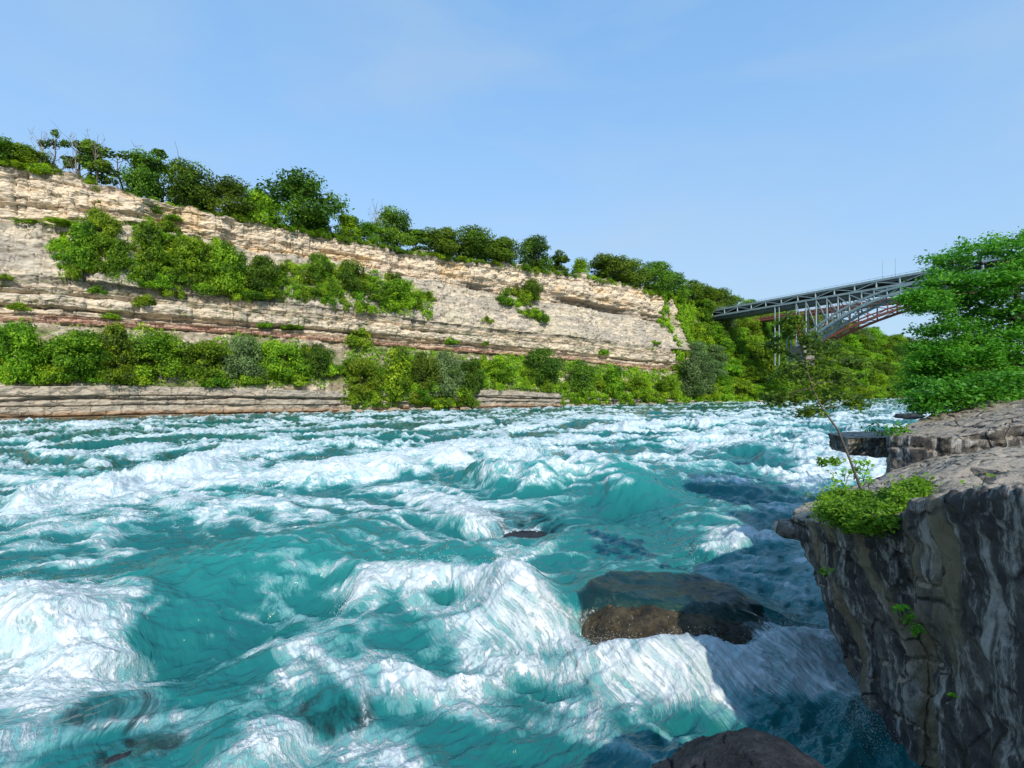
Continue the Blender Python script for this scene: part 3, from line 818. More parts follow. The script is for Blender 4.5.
# ------------------------------------------------------------------ vegetation kit
def leaf_cloud(blobs, n, size, rs, aspect=1.0, shell=(.55, 1.05), flat=0.0, tri=False, droop=0.0, up=0.35):
    """blobs: (cx,cy,cz,rx,ry,rz). returns verts, quads, per-vertex value"""
    B = np.array(blobs, float)
    wgt = (B[:, 3] * B[:, 4] + B[:, 3] * B[:, 5] + B[:, 4] * B[:, 5]); wgt = wgt / wgt.sum()
    bi = rs.choice(len(B), n, p=wgt)
    d = rs.randn(n, 3); d /= np.linalg.norm(d, axis=1)[:, None]
    r = shell[0] + (shell[1] - shell[0]) * rs.rand(n) ** .6
    # break the ball up with noise
    base = B[bi]
    c = base[:, :3] + d * r[:, None] * base[:, 3:]
    nz = n3(c / (base[:, 3:4] * .55) + 5.0)
    nz2 = n3(c / (base[:, 3:4] * .22) + 15.0)
    c = base[:, :3] + d * (r * (1 + .55 * nz + .30 * nz2))[:, None] * base[:, 3:]
    # drop leaves where noise is low: gaps
    keep = (nz > -.42) | (rs.rand(n) < .25)
    c = c[keep]; d = d[keep]; bi = bi[keep]; nz = nz[keep]; n = len(c)
    nor = d * .7 + rs.randn(n, 3) * .55 + np.array([0, 0, up]); nor /= np.linalg.norm(nor, axis=1)[:, None]
    t = rs.randn(n, 3); t[:, 2] -= droop; t -= (t * nor).sum(1)[:, None] * nor; t /= np.linalg.norm(t, axis=1)[:, None]
    b = np.cross(nor, t)
    sz = size * (.6 + .8 * rs.rand(n))[:, None]
    v0 = c - t * sz; v1 = c + b * sz * .5 * aspect - t * sz * .1; v2 = c + t * sz; v3 = c - b * sz * .5 * aspect - t * sz * .1
    V = np.stack([v0, v1, v2, v3], 1).reshape(-1, 3)
    Q = np.arange(4 * n).reshape(-1, 4)
    blobv = rs.rand(len(B))
    val = np.clip(.5 + (blobv[bi] - .5) * .75 + nz * .45 + (rs.rand(n) - .5) * .5, 0, 1)
    return V, Q, np.repeat(val, 4)

def tube(pts, rad, sides=7):
    """tapered tube through points -> verts, quads"""
    pts = [np.array(p, float) for p in pts]; V = []; Q = []
    for i, p in enumerate(pts):
        a = pts[max(i - 1, 0)]; b = pts[min(i + 1, len(pts) - 1)]
        d = b - a; d /= max(np.linalg.norm(d), 1e-6)
        u = np.cross(d, [0.13, .97, .21]); u /= np.linalg.norm(u); w = np.cross(d, u)
        for j in range(sides):
            an = 2 * math.pi * j / sides
            V.append(p + rad[i] * (math.cos(an) * u + math.sin(an) * w))
    for i in range(len(pts) - 1):
        for j in range(sides):
            a = i * sides + j; b = i * sides + (j + 1) % sides
            Q.append((a, b, b + sides, a + sides))
    return V, Q

class TB:   # collects tubes
    def __init__(s): s.V = []; s.Q = []
    def add(s, pts, rad, sides=7):
        V, Q = tube(pts, rad, sides); o = len(s.V); s.V += V; s.Q += [tuple(i + o for i in q) for q in Q]
    def wander(s, a, b, r0, r1, rs, amp=.08, n=6, sides=6):
        a = np.array(a, float); b = np.array(b, float); L = np.linalg.norm(b - a)
        pts = [a + (b - a) * t + rs.randn(3) * amp * L * math.sin(math.pi * min(1, t * 1.2)) * (0 if t in (0, 1) else 1) for t in np.linspace(0, 1, n)]
        s.add(pts, list(np.linspace(r0, r1, n)), sides); return pts
    def mesh(s, name, mat): return poly_mesh(name, np.array(s.V), np.array(s.Q), [mat], True)

def leaf_mesh(name, blobs, n, size, seed, mat, **kw):
    rs = np.random.RandomState(seed)
    V, Q, val = leaf_cloud(blobs, n, size, rs, **kw)
    me = poly_mesh(name, V, Q, [mat]); fattr(me, "leafv", val); return me

def crown_blobs(seed, h, w, z0, nb, kind='round'):
    rs = np.random.RandomState(seed); out = []
    for i in range(nb):
        a = rs.rand() * 6.283; t = rs.rand()
        zz = z0 + (h - z0) * (.08 + .84 * t)
        if kind == 'round': prof = math.sqrt(max(.08, 1 - ((t - .42) / .62) ** 2))
        elif kind == 'tall': prof = .35 + .65 * (1 - t)
        else: prof = .9 - .3 * t
        rr = w * .5 * prof * (rs.rand() ** .5) * (.70 + .35 * rs.rand())
        r = w * (.08 + .14 * rs.rand())
        out.append((rr * math.cos(a), rr * math.sin(a), zz, r * 1.15, r * 1.15, r * .8))
    return out

# unit far trees (about 10 m tall) -- shared mesh data for the copies
def far_tree_proto(seed, kind, w, z0, nleaf, mat, nb=22, lsize=.25):
    rs = np.random.RandomState(seed + 900)
    bl = crown_blobs(seed, 10, w, z0, nb, kind)
    crown = leaf_mesh("crown_%s" % kind, bl, nleaf, lsize, seed, mat)
    tb = TB()
    top = tb.wander((0, 0, -.6), (rs.randn() * .3, rs.randn() * .3, 7.5), .26, .07, rs, .02, 7)
    for i in range(7):
        b = bl[rs.randint(len(bl))]; st = top[rs.randint(2, 5)]
        tb.wander(st, b[:3], .10, .03, rs, .05, 4, 5)
    trunk = tb.mesh("trunk", M_BARK)
    return crown, trunk

PROT = {
    'round': [far_tree_proto(1 + i, 'round', 9.5, 1.4, 10000, M_LEAF_TREE, 46) for i in range(4)],
    'tall': [far_tree_proto(11 + i, 'tall', 6.0, 1.6, 5000, M_LEAF_TREE, 20) for i in range(3)],
    'lit': [far_tree_proto(21 + i, 'round', 9.0, .4, 10000, M_LEAF_SHRUB, 44) for i in range(4)],
    'feather': [far_tree_proto(61 + i, 'tall', 7.0, .3, 8000, M_LEAF_SHRUB, 40, .22) for i in range(3)],
    'pale': [far_tree_proto(31 + i, 'round', 9.5, .4, 9000, M_LEAF_PALE, 40) for i in range(1)],
}
# thin, half bare tree
def thin_proto(seed):
    rs = np.random.RandomState(seed); tb = TB(); tips = []
    top = tb.wander((0, 0, -.5), (rs.randn() * .6, rs.randn() * .6, 8.5), .22, .05, rs, .03, 8)
    for i in range(11):
        st = top[rs.randint(2, 7)]; a = rs.rand() * 6.28; L = 1.5 + 1.6 * rs.rand()
        e = np.array(st) + np.array([math.cos(a) * L * .8, math.sin(a) * L * .8, L * .8]); tb.wander(st, e, .07, .02, rs, .08, 4, 5); tips.append(e)
        for j in range(2):
            e2 = e + rs.randn(3) * .6 + np.array([0, 0, .5]); tb.wander(e, e2, .03, .012, rs, .08, 3, 4)
    bl = [(t[0], t[1], t[2], .8 + .6 * rs.rand(), .8 + .5 * rs.rand(), .5 + .3 * rs.rand()) for t in tips if rs.rand() < .55]
    bl += [(0, 0, 9, .7, .7, .6)]
    return leaf_mesh("thin_crown", bl, 900, .28, seed, M_LEAF_TREE), tb.mesh("trunk", M_BARK), tips
PROT['thin'] = [thin_proto(51 + i)[:2] for i in range(3)]
def bare_proto(seed):
    rs = np.random.RandomState(seed); tb = TB()
    top = tb.wander((0, 0, -.5), (rs.randn() * .5, rs.randn() * .5, 9.5), .2, .03, rs, .02, 8)
    for i in range(13):
        st = np.array(top[rs.randint(2, 7)]); a = rs.rand() * 6.28; L = 1.2 + 2.2 * rs.rand()
        e = st + np.array([math.cos(a) * L * .6, math.sin(a) * L * .6, L]); tb.wander(st, e, .07, .02, rs, .05, 4, 5)
        for j in range(3):
            e2 = e + rs.randn(3) * .5 + np.array([0, 0, .7]); tb.wander(e, e2, .035, .012, rs, .05, 3, 4)
    return tb.mesh("bare_wood", M_DEAD)
BARE = [bare_proto(71 + i) for i in range(2)]
# shrubs: about 4 m across, 3.2 m tall
SHRUB = []
for i in range(6):
    rs_ = np.random.RandomState(200 + i); bl = []
    for j in range(17):
        a = rs_.rand() * 6.28; r = 1.75 * rs_.rand() ** .6
        bl.append((r * math.cos(a), r * math.sin(a), .3 + 2.4 * rs_.rand() * (1 - r / 2.6), .45 + .5 * rs_.rand(), .45 + .5 * rs_.rand(), .35 + .35 * rs_.rand()))
    SHRUB.append(leaf_mesh("shrub_foliage", bl, 3600, .14, 200 + i, M_LEAF_SHRUB, shell=(.4, 1.05)))

def plant_tree(kind, loc, height, width, rz, label, group=None, name='tree', rs=random):
    if kind == 'lit' and rs.random() < .42: kind = 'feather'; width *= .85; height *= 1.12
    crown, trunk = PROT[kind][rs.randrange(len(PROT[kind]))]
    e = empty(name, loc, rz)
    basew = {'round': 9.5, 'tall': 6.0, 'lit': 9.0, 'pale': 9.5, 'thin': 5.0, 'feather': 7.0}[kind]
    sx = width / basew; sz = height / 10.0
    e.scale = (sx, sx, sz)
    link("trunk", trunk, e); link("crown", crown, e)
    tag(e, label, 'tree', group)
    return e

rnd = random.Random(5)
# ---- trees on the rim of the gorge: (px, row of top, row of base, width px, kind, label)
RIM = [
    (6, 136, 160, 38, 'round', "dark green tree at the far left end of the cliff rim"),
    (28, 148, 168, 34, 'lit', "low rounded tree on the rim next to the leftmost tree"),
    (52, 127, 172, 20, 'thin', "thin half-bare tree with a leafy tuft on top, left of the cliff rim"),
    (75, 150, 190, 30, 'thin', "ragged dark tree on the rim just right of the thin tufted tree"),
    (90, 150, 195, 26, 'tall', "second dark upright tree on the rim beside the bare trunk"),
    (122, 150, 196, 30, 'thin', "open-crowned tree with scattered foliage on the rim left of the wide leafy tree"),
    (140, 152, 200, 34, 'round', "dark tree with loose crown standing behind the open-crowned tree on the rim"),
    (160, 148, 204, 40, 'thin', "tall wispy tree showing sky between its branches on the rim"),
    (185, 163, 208, 42, 'round', "wide leafy tree with a slanting top on the rim"),
    (204, 182, 210, 22, 'round', "small dark tree filling the gap right of the wide leafy rim tree"),
    (232, 181, 216, 46, 'round', "broad domed tree on the rim left of the tallest round tree"),
    (262, 190, 222, 34, 'lit', "lighter green bushy tree between the domed tree and the tallest round tree"),
    (303, 173, 226, 60, 'round', "largest round dark tree standing out on the cliff rim"),
    (322, 206, 228, 22, 'lit', "small round tree tucked under the right side of the largest rim tree"),
    (350, 221, 243, 34, 'lit', "low light green bushy tree right of the largest rim tree"),
    (372, 227, 248, 26, 'lit', "low bushy tree on the rim left of the pale dead trunk"),
    (398, 211, 250, 32, 'round', "dark conical tree on the rim behind the pale dead trunk"),
    (420, 229, 253, 26, 'tall', "small pointed tree between the conical tree and the long hedge-like row"),
    (446, 229, 258, 40, 'round', "left tree of the dense rim row above the cream cliff"),
    (474, 231, 262, 42, 'round', "middle tree of the dense rim row above the cream cliff"),
    (504, 239, 266, 40, 'round', "right tree of the dense rim row above the cream cliff"),
    (540, 243, 274, 30, 'round', "square-topped dark tree on the rim right of the dense row"),
    (564, 254, 276, 22, 'tall', "small pointed tree on the rim after the square-topped tree"),
    (585, 265, 280, 24, 'lit', "low bushy tree on the rim left of the broad oak-like crown"),
    (613, 257, 284, 38, 'round', "broad oak-like tree on the rim right of centre"),
    (636, 266, 292, 32, 'round', "dark tree touching the right side of the broad oak-like tree"),
    (660, 268, 297, 34, 'round', "rounded dark tree on the rim above the overhanging ledge"),
    (678, 277, 300, 28, 'round', "dark tree on the rim sloping down toward the bridge"),
    (696, 285, 306, 26, 'round', "dark tree on the rim next to the last two before the bridge"),
    (716, 293, 309, 20, 'round', "last small tree on the rim beside the bridge end"),
]
for (px, top, bot, wpx, kind, lab) in RIM:
    p, i = bank_point(px, 5)
    back = 3.0
    x = p[0] + BN[0] * back; y = p[1] + BN[1] * back
    z = p[2] - 1.0
    sc = y / F
    h = (bot - top) * sc + 1.5
    plant_tree(kind, (x, y, z), h * 1.02, wpx * sc * 1.12, rnd.uniform(0, 6.28), lab, "trees along the cliff rim", rs=rnd)
# continuous rim growth: low bushes at the lip
def place_shrub(px, py, wpx, hpx, label, group, k=None, name='shrub', sink=.15, back=0.0):
    p = bank_at(px, py) if k is None else bank_point(px, k)[0]
    p = p + np.array([BN[0], BN[1], 0]) * back
    sc = p[1] / F
    o = bpy.data.objects.new(name, SHRUB[rnd.randrange(len(SHRUB))]); COL.objects.link(o)
    o.location = (p[0], p[1], p[2] - hpx * sc * sink); o.rotation_euler = (0, 0, rnd.uniform(0, 6.28))
    o.scale = (wpx * sc / 4.2,) * 2 + (hpx * sc / 3.3,)
    tag(o, label, 'shrub', group); return o
px = 2.0
while px < 715:
    step = np.interp(px, [0, 300, 700], [11, 9, 6.5])
    near_ = min(RIM, key=lambda r: abs(r[0] - px))
    side_ = "below the left side of" if px < near_[0] - 3 else ("below the right side of" if px > near_[0] + 3 else "directly below")
    lab_ = "low rim shrub " + side_ + " the " + re.sub("^the ", "", near_[5]).split(" on the ")[0].split(" of the dense")[0]
    place_shrub(px, 0, step * 2.1, rnd.uniform(8, 15) * np.interp(px, [0, 700], [1.15, .7]),
                " ".join(lab_.split()[:16]), "shrubs along the cliff rim", k=5, back=rnd.uniform(-.3, 1.8), sink=.4)
    px += step * rnd.uniform(1.15, 1.6)
for (px, top, bot, lab) in [(38, 128, 172, "leafless tree with spreading twigs behind the leafy tuft"), (72, 130, 175, "bare forked snag sticking out of the dark pointed tree"), (96, 140, 190, "bleached bare tree with forked crown between leafy rim trees"), (379, 209, 250, "pale dead tree beside the dark conical rim tree")]:
    p, i = bank_point(px, 5); sc = p[1] / F
    o = link("dead_tree", BARE[rnd.randrange(2)], loc=(p[0] + BN[0] * 2, p[1] + BN[1] * 2, p[2] - 1))
    s_ = (bot - top) * sc / 9.5; o.scale = (s_, s_, s_); o.rotation_euler = (0, 0, rnd.uniform(0, 6)); tag(o, lab, 'tree')

# ---- shrubs on the wall: clusters as polygons sampled in the picture, seated on the wall itself
def poly_pts(poly, spacing, jitter=.35):
    xs = [p[0] for p in poly]; ys = [p[1] for p in poly]; out = []
    y = min(ys)
    row = 0
    while y <= max(ys):
        x = min(xs) + (spacing / 2 if row % 2 else 0)
        while x <= max(xs):
            qx = x + rnd.uniform(-1, 1) * spacing * jitter; qy = y + rnd.uniform(-1, 1) * spacing * jitter * .6
            c = False; n = len(poly)
            for i in range(n):
                (x1, y1), (x2, y2) = poly[i], poly[(i + 1) % n]
                if (y1 > qy) != (y2 > qy) and qx < (x2 - x1) * (qy - y1) / (y2 - y1) + x1: c = not c
            if c: out.append((qx, qy))
            x += spacing
        y += spacing * .62; row += 1
    return out
CLUST = [
    ("bright shrub of the rounded left ledge thicket", "shrubs in the left ledge thicket", [(58, 280), (62, 250), (88, 222), (108, 218), (122, 250), (122, 282)], 14, 20, 17),
    ("bright shrub of the long middle ledge thicket", "shrubs in the long middle-ledge thicket", [(130, 285), (130, 225), (150, 222), (200, 245), (260, 265), (300, 272), (310, 300), (230, 300), (160, 294)], 14, 20, 18),
    ("green shrub of the thicket under the cream cliff", "shrubs in the thicket left of centre", [(300, 300), (300, 262), (330, 262), (350, 272), (400, 282), (432, 298), (432, 316), (350, 312)], 13, 19, 18),
    ("green shrub of the steep gully thicket", "shrubs in the gully right of centre", [(498, 296), (526, 285), (543, 292), (540, 310), (546, 328), (534, 328), (512, 306)], 9, 15, 14),
    ("bright shrub of the lower left bank belt", "shrubs in the lower left bank belt", [(0, 386), (0, 336), (60, 345), (120, 350), (128, 384)], 15, 24, 19),
    ("bright shrub of the belt left of the chute", "shrubs in the lower bank belt before the chute", [(130, 384), (134, 348), (200, 350), (330, 358), (333, 384), (250, 388), (190, 382)], 15, 22, 18),
    ("bright shrub of the waterside belt", "shrubs in the waterside belt right of the chute", [(344, 408), (344, 368), (420, 368), (475, 372), (474, 388), (474, 406)], 14, 20, 17),
    ("green shrub of the central bank belt", "shrubs in the central bank belt", [(470, 386), (480, 368), (520, 366), (560, 372), (560, 392)], 12, 18, 16),
    ("bright shrub of the talus slope", "shrubs on the talus slope", [(560, 404), (562, 378), (600, 382), (640, 386), (690, 392), (690, 402)], 11, 16, 14),
]
for (lab, grp, poly, sp, w, h) in CLUST:
    sp = sp * (1.20 if grp in ('shrubs in the left ledge thicket', 'shrubs in the long middle-ledge thicket', 'shrubs in the thicket left of centre') else 1.34)
    xs_ = [p[0] for p in poly]; ys_ = [p[1] for p in poly]
    for (qx, qy) in poly_pts(poly, sp):
        fx = (qx - min(xs_)) / (max(xs_) - min(xs_)); fy = (qy - min(ys_)) / (max(ys_) - min(ys_))
        wx = ["at its far left end", "near its left end", "in its left part", "just left of its middle", "in its middle", "just right of its middle", "in its right part", "near its right end", "at its far right end"][min(8, max(0, int(fx * 9)))]
        wy = ["upper edge", "inner row", "lower edge"][min(2, max(0, int(fy * 3)))]
        place_shrub(qx, qy, w * rnd.uniform(.9, 1.4), h * rnd.uniform(.85, 1.3), lab + ", " + wy + " " + wx, grp)
# single shrubs on the ledges
SINGLES = [(362, 336, 30, 22, "dark shrub hanging on the layered cliff below the middle thicket"), (486, 318, 16, 11, "small shrub on the grey shale slope right of the middle thicket"),
           (604, 352, 16, 9, "small bush under the grey wall near the talus"), (20, 306, 20, 9, "low scrub on the left layered ledge"), (110, 316, 20, 8, "sparse bush on the left layered ledge right of the low scrub"),
           (266, 324, 16, 9, "dark small bush on the layered ledge below the long thicket"), (292, 326, 22, 8, "flat scrub on the layered ledge beside the dark small bush"), (450, 340, 18, 8, "pale scrub on the layered cliff above the waterside belt"),
           (485, 342, 8, 8, "tiny upright bush on the layered cliff, centre"), (96, 290, 20, 11, "small bush just below the left ledge thicket"), (146, 300, 20, 16, "bush spilling over the ledge under the long thicket"),
           (60, 224, 60, 9, "thin strip of scrub leading into the left ledge thicket"), (36, 222, 20, 6, "small scrub tuft on the ledge at far left"), (655, 342, 10, 6, "tiny bush on the right part of the grey wall"),
           (684, 352, 12, 10, "small bush at the lower right corner of the bare grey wall"), (700, 312, 12, 12, "leafy shrub where the cliff rim meets the wooded slope"), (676, 366, 14, 9, "shrub at the foot of the grey wall before the willow"), (692, 322, 10, 26, "narrow shrub column in the gully beside the rim trees"), (6, 276, 14, 6, "grass tuft at the left edge of the shale slope"), (322, 286, 18, 12, "bush between the long thicket and the left-of-centre thicket"),
           (580, 276, 12, 8, "small bush right under the rim trees"), (107, 204, 22, 10, "small bush below the dark rim trees"), (152, 210, 26, 9, "scrub on the upper lip below the rim trees"), (175, 218, 20, 8, "scrub tuft on the upper cliff lip")]
for (qx, qy, w, h, lab) in SINGLES:
    place_shrub(qx, qy + h * .3, w, h, lab, None)
# lower-belt trees standing above the shrubs
for (qx, top, bot, w, kind, lab) in [
    (20, 320, 388, 42, 'lit', "tall bright tree at the left end of the lower bank belt"), (75, 330, 388, 46, 'lit', "wide bright tree in the lower bank belt, left"),
    (118, 328, 386, 40, 'lit', "bright tree in the lower bank belt before the small earth gap"), (160, 332, 384, 44, 'lit', "bright leafy tree right of the earth gap in the lower belt"),
    (205, 340, 386, 40, 'lit', "bright tree in the middle of the lower left belt"), (240, 335, 386, 38, 'pale', "pale-stemmed greyish tree in the lower belt"),
    (282, 340, 386, 40, 'lit', "bright tree in the lower belt right of the pale one"), (318, 344, 386, 26, 'round', "dark tree beside the bare rock chute"),
    (362, 358, 402, 34, 'lit', "bright tree just right of the rock chute"), (398, 352, 404, 40, 'lit', "tall bright tree in the waterside belt"),
    (424, 352, 400, 30, 'round', "dark tree in the waterside belt"), (448, 352, 404, 34, 'pale', "pale green drooping tree in the waterside belt"),
    (470, 358, 402, 26, 'round', "dark tree at the right end of the waterside belt"), (500, 358, 388, 30, 'lit', "bright tree in the central bank belt, left"),
    (545, 348, 390, 32, 'round', "darker round tree in the central bank belt above the low ledge"), (582, 360, 404, 28, 'round', "dark tree at the start of the talus slope"),
    (614, 370, 404, 28, 'lit', "bright tree at the foot of the talus slope"), (640, 378, 404, 26, 'lit', "small bright tree on the talus foot"),
    (668, 378, 403, 26, 'lit', "leafy tree on the talus foot before the willow"), (697, 358, 403, 36, 'pale', "large pale willow-like tree at the water's edge near the bridge"),
    (84, 226, 280, 34, 'lit', "leafy tree at the left side of the left ledge thicket"), (108, 232, 282, 34, 'lit', "leafy tree at the lower right of the left ledge thicket"),
    (100, 210, 262, 34, 'lit', "bright tree rising from the left ledge thicket"), (150, 225, 285, 36, 'lit', "bright tree at the left of the long middle thicket"),
    (190, 238, 292, 36, 'lit', "bright tree in the long middle thicket"), (228, 242, 296, 34, 'lit', "feathery bright tree in the long middle thicket"),
    (262, 258, 298, 32, 'round', "dark tree toward the right of the long thicket"), (318, 256, 290, 26, 'round', "dark tree at the top of the left-of-centre thicket"),
    (350, 262, 300, 28, 'round', "dark conical tree in the left-of-centre thicket"), (400, 280, 316, 34, 'lit', "bright tree at the right of the left-of-centre thicket"),
    (532, 280, 304, 20, 'round', "small tree in the upper part of the gully right of centre")]:
    p = bank_at(qx, bot - 4); sc = p[1] / F
    plant_tree(kind, (p[0], p[1], p[2] - .5), (bot - top) * sc * .95, w * sc, rnd.uniform(0, 6.28), lab, "trees on the ledges and foot of the far wall", rs=rnd)

# ---- undergrowth: one uncountable cover between and under the shrubs
def build_undergrowth():
    rs = np.random.RandomState(31)
    V = CLIFF; nu, nv = V.shape[:2]
    i = rs.randint(0, nu, 1500000); j = rs.randint(0, 570, 1500000)
    p = V[i, j] + rs.randn(len(i), 3) * .12
    k = np.digitize(j, [110, 180, 330, 420])
    s_ = S_ALL[i]; px = CX + F * p[:, 0] / p[:, 1]; row = HY - (p[:, 2] - H) / p[:, 1] * F
    f = np.where(k == 1, (j - 110) / 70., np.where(k == 3, (j - 330) / 90., .5))
    m1 = fbm2(s_ * .09, p[:, 2] * .14, 4, .6); m2 = fbm2(s_ * .45 + 9, p[:, 2] * .6, 3, .6)
    slope = smooth(224, 250, s_ + m1 * 26)
    dens = np.where(k == 1, .55 + m1 * .9 - .5 * smooth(.75, 1, f), -1.0)
    dens = np.where((k == 1) & (px > 331) & (px < 343), -1, dens)
    dens = np.where((k == 0) & (px > 343) & (px < 474) & (j > 25), .5 + m1, dens)
    dens = np.where((k == 0) & (px > 560) & (j > 30), .45 + m1, dens)
    mid = (row > np.interp(px, [55, 90, 125, 150, 250, 300, 350, 432], [255, 222, 225, 232, 264, 268, 276, 296])) & (px > 58) & (px < 432)
    gap = ((px > 122) & (px < 131)) | ((px > 302) & (px < 316))
    dens = np.where((k == 3) & mid & ~gap, .35 + m1 * 1.3, dens)
    dens = np.where(slope > .5, .6 + m1 * .6, dens)
    dens = np.where((s_ < -30) | (s_ > 480), -1, dens)
    keep = (dens + m2 * .5) > .30
    p = p[keep]; m1 = m1[keep]; m2 = m2[keep]; s_ = s_[keep]; dd = dens[keep]; d = p[:, 1]
    area = rs.rand(len(p)) < np.clip(1.0 * d / 110., .5, 1)
    p = p[area]; m1 = m1[area]; m2 = m2[area]; dd = dd[area]; d = d[area]
    if len(p) > 260000:
        q = rs.choice(len(p), 260000, False); p = p[q]; m1 = m1[q]; m2 = m2[q]; dd = dd[q]; d = d[q]
    hgt = np.clip(.25 + dd * 1.1 + m2 * 1.3, .1, 2.6) * (.35 + .75 * rs.rand(len(p)) ** .5)
    c = p + np.array([-BN[0] * .55, -BN[1] * .55, .85]) * hgt[:, None]
    n = len(c)
    nor = np.array([-BN[0] * .5, -BN[1] * .5, .6]) + rs.randn(n, 3) * .6; nor /= np.linalg.norm(nor, axis=1)[:, None]
    t = rs.randn(n, 3); t -= (t * nor).sum(1)[:, None] * nor; t /= np.linalg.norm(t, axis=1)[:, None]; b = np.cross(nor, t)
    sz = (.24 * np.clip(d / 110., .8, 1.8) * (.6 + .8 * rs.rand(n)))[:, None]
    VV = np.stack([c - t * sz, c + b * sz * .5, c + t * sz, c - b * sz * .5], 1).reshape(-1, 3)
    me = poly_mesh("undergrowth", VV, np.arange(4 * n).reshape(-1, 4), [M_LEAF_SHRUB])
    fattr(me, "leafv", np.repeat(np.clip(.45 + m2 * .5 + m1 * .3 + (rs.rand(n) - .5) * .5, 0, 1), 4))
    tag(link("undergrowth", me), "tangled bright green undergrowth covering the ledges and foot of the far gorge wall", "undergrowth", kind='stuff')
    print("undergrowth", n)
build_undergrowth()

# ---- wooded slope under and behind the bridge
def slope_row(px, f):
    top = np.interp(px, LX, LINES[5]); return 401 + (top - 401) * f
cnt = 0
for f, sp, hh, rown in [(.04, 15, 17, 'waterside row'), (.22, 16, 18, 'second row up'), (.40, 16, 19, 'third row up'), (.58, 15, 19, 'fourth row up'), (.76, 15, 20, 'fifth row up'), (.94, 14, 20, 'top row')]:
    px = (694 if f < .7 else 703) + 6 * rnd.random()
    while px < 1000:
        depthf = np.interp(px, [706, 1000], [1, .55])
        row = slope_row(px, f)
        p = bank_at(px, row); sc = p[1] / F
        hpx = hh * depthf * rnd.uniform(.8, 1.25); wpx = sp * 1.75 * depthf * rnd.uniform(.85, 1.2)
        kind = rnd.choices(['lit', 'round', 'pale'], [.80, .14, .06])[0]
        plant_tree(kind, (p[0], p[1], p[2] - 1.0), hpx * sc + 1, wpx * sc, rnd.uniform(0, 6.28),
                   {'lit': "bright tree", 'round': "dark green tree", 'pale': "pale grey-green tree"}[kind] + " in the " + rown + " of the slope, " +
                   ("left of the bridges" if px < 733 else "under the left deck end" if px < 765 else "around the support tower" if px < 800 else "at the arch foot" if px < 840 else "right of the arch foot" if px < 885 else "beside the big leafy tree" if px < 930 else "behind the big leafy tree"),
                   {'lit': "bright trees on the slope under the bridges", 'round': "dark trees on the slope under the bridges", 'pale': "pale trees on the slope under the bridges"}[kind], rs=rnd)
        px += sp * depthf * rnd.uniform(.8, 1.15); cnt += 1

for (qx, bot_, top_, w_) in [(748, 345, 317, 20), (760, 350, 322, 20), (771, 386, 338, 24), (784, 388, 344, 24), (777, 392, 352, 24), (796, 388, 350, 24), (752, 365, 335, 20)]:
    p = bank_at(qx, bot_); sc = p[1] / F
    p = p - np.array([BN[0], BN[1], 0]) * 1.0
    plant_tree('lit', (p[0], p[1], p[2] - 1), (bot_ - top_) * sc, w_ * sc, rnd.uniform(0, 6), "bright tree in front of the grey bridge's left support, " + ("upper left" if (qx < 765 and bot_ < 360) else "upper right" if bot_ < 366 else "lower left" if qx < 770 else "lower right") + " of that group", "trees in front of the bridge support", rs=rnd)
# talus stones at the far waterline
rs0 = np.random.RandomState(3)
def stone_mesh(name, seed, mat, sub=3, rough=.28, flat=.7):
    bm = bmesh.new(); bmesh.ops.create_icosphere(bm, subdivisions=sub, radius=1)
    v = np.array([x.co[:] for x in bm.verts]); rs = np.random.RandomState(seed)
    v = v * (1 + rough * fbm3(v * 1.3 + seed * 3.1, 4)[:, None]); v = np.round(v * 2.6 + .35 * rs.randn(1, 3)) / 2.6 * .35 + v * .65; v[:, 2] *= flat
    for x, c in zip(bm.verts, v): x.co = c
    me = bpy.data.meshes.new(name); bm.to_mesh(me); bm.free(); me.materials.append(mat); return me
M_STONE = mat_plain("shore_stone", (0.22, 0.17, 0.12), (0.45, 0.36, 0.27), 0.8)
ST = [stone_mesh("stone", i, M_STONE) for i in range(4)]
for i in range(46):
    px = rnd.choice([rnd.uniform(325, 480), rnd.uniform(560, 800)])
    p, _ = bank_point(px, 0)
    sz = rnd.uniform(.4, 1.1)
    o = link("shore_boulder", ST[i % 4], loc=(p[0] - BN[0] * rnd.uniform(.3, 2.5), p[1] - BN[1] * rnd.uniform(.3, 2.5), rnd.uniform(.1, .5)))
    o.scale = (sz * 1.5, sz, sz * .8); o.rotation_euler = (0, 0, rnd.uniform(0, 3))
    tag(o, "tan boulder at the far waterline, " + ("under the rock chute" if px < 360 else "in front of the bright waterside belt" if px < 420 else "at the right end of the waterside belt" if px < 490 else
        "by the start of the talus slope" if px < 610 else "under the talus slope" if px < 680 else "beside the pale willow-like tree" if px < 730 else "below the bridge deck end"), "boulder", "boulders along the far waterline")
for (qx, qy, w, h) in [(604, 350, 10, 6)]:
    p = bank_at(qx, qy); sc = p[1] / F
    o = link("fallen_slab", ST[1], loc=tuple(p)); o.scale = (w * sc * .5, w * sc * .4, h * sc * .6); tag(o, "grey fallen slab beneath the grey wall near the talus", "boulder")

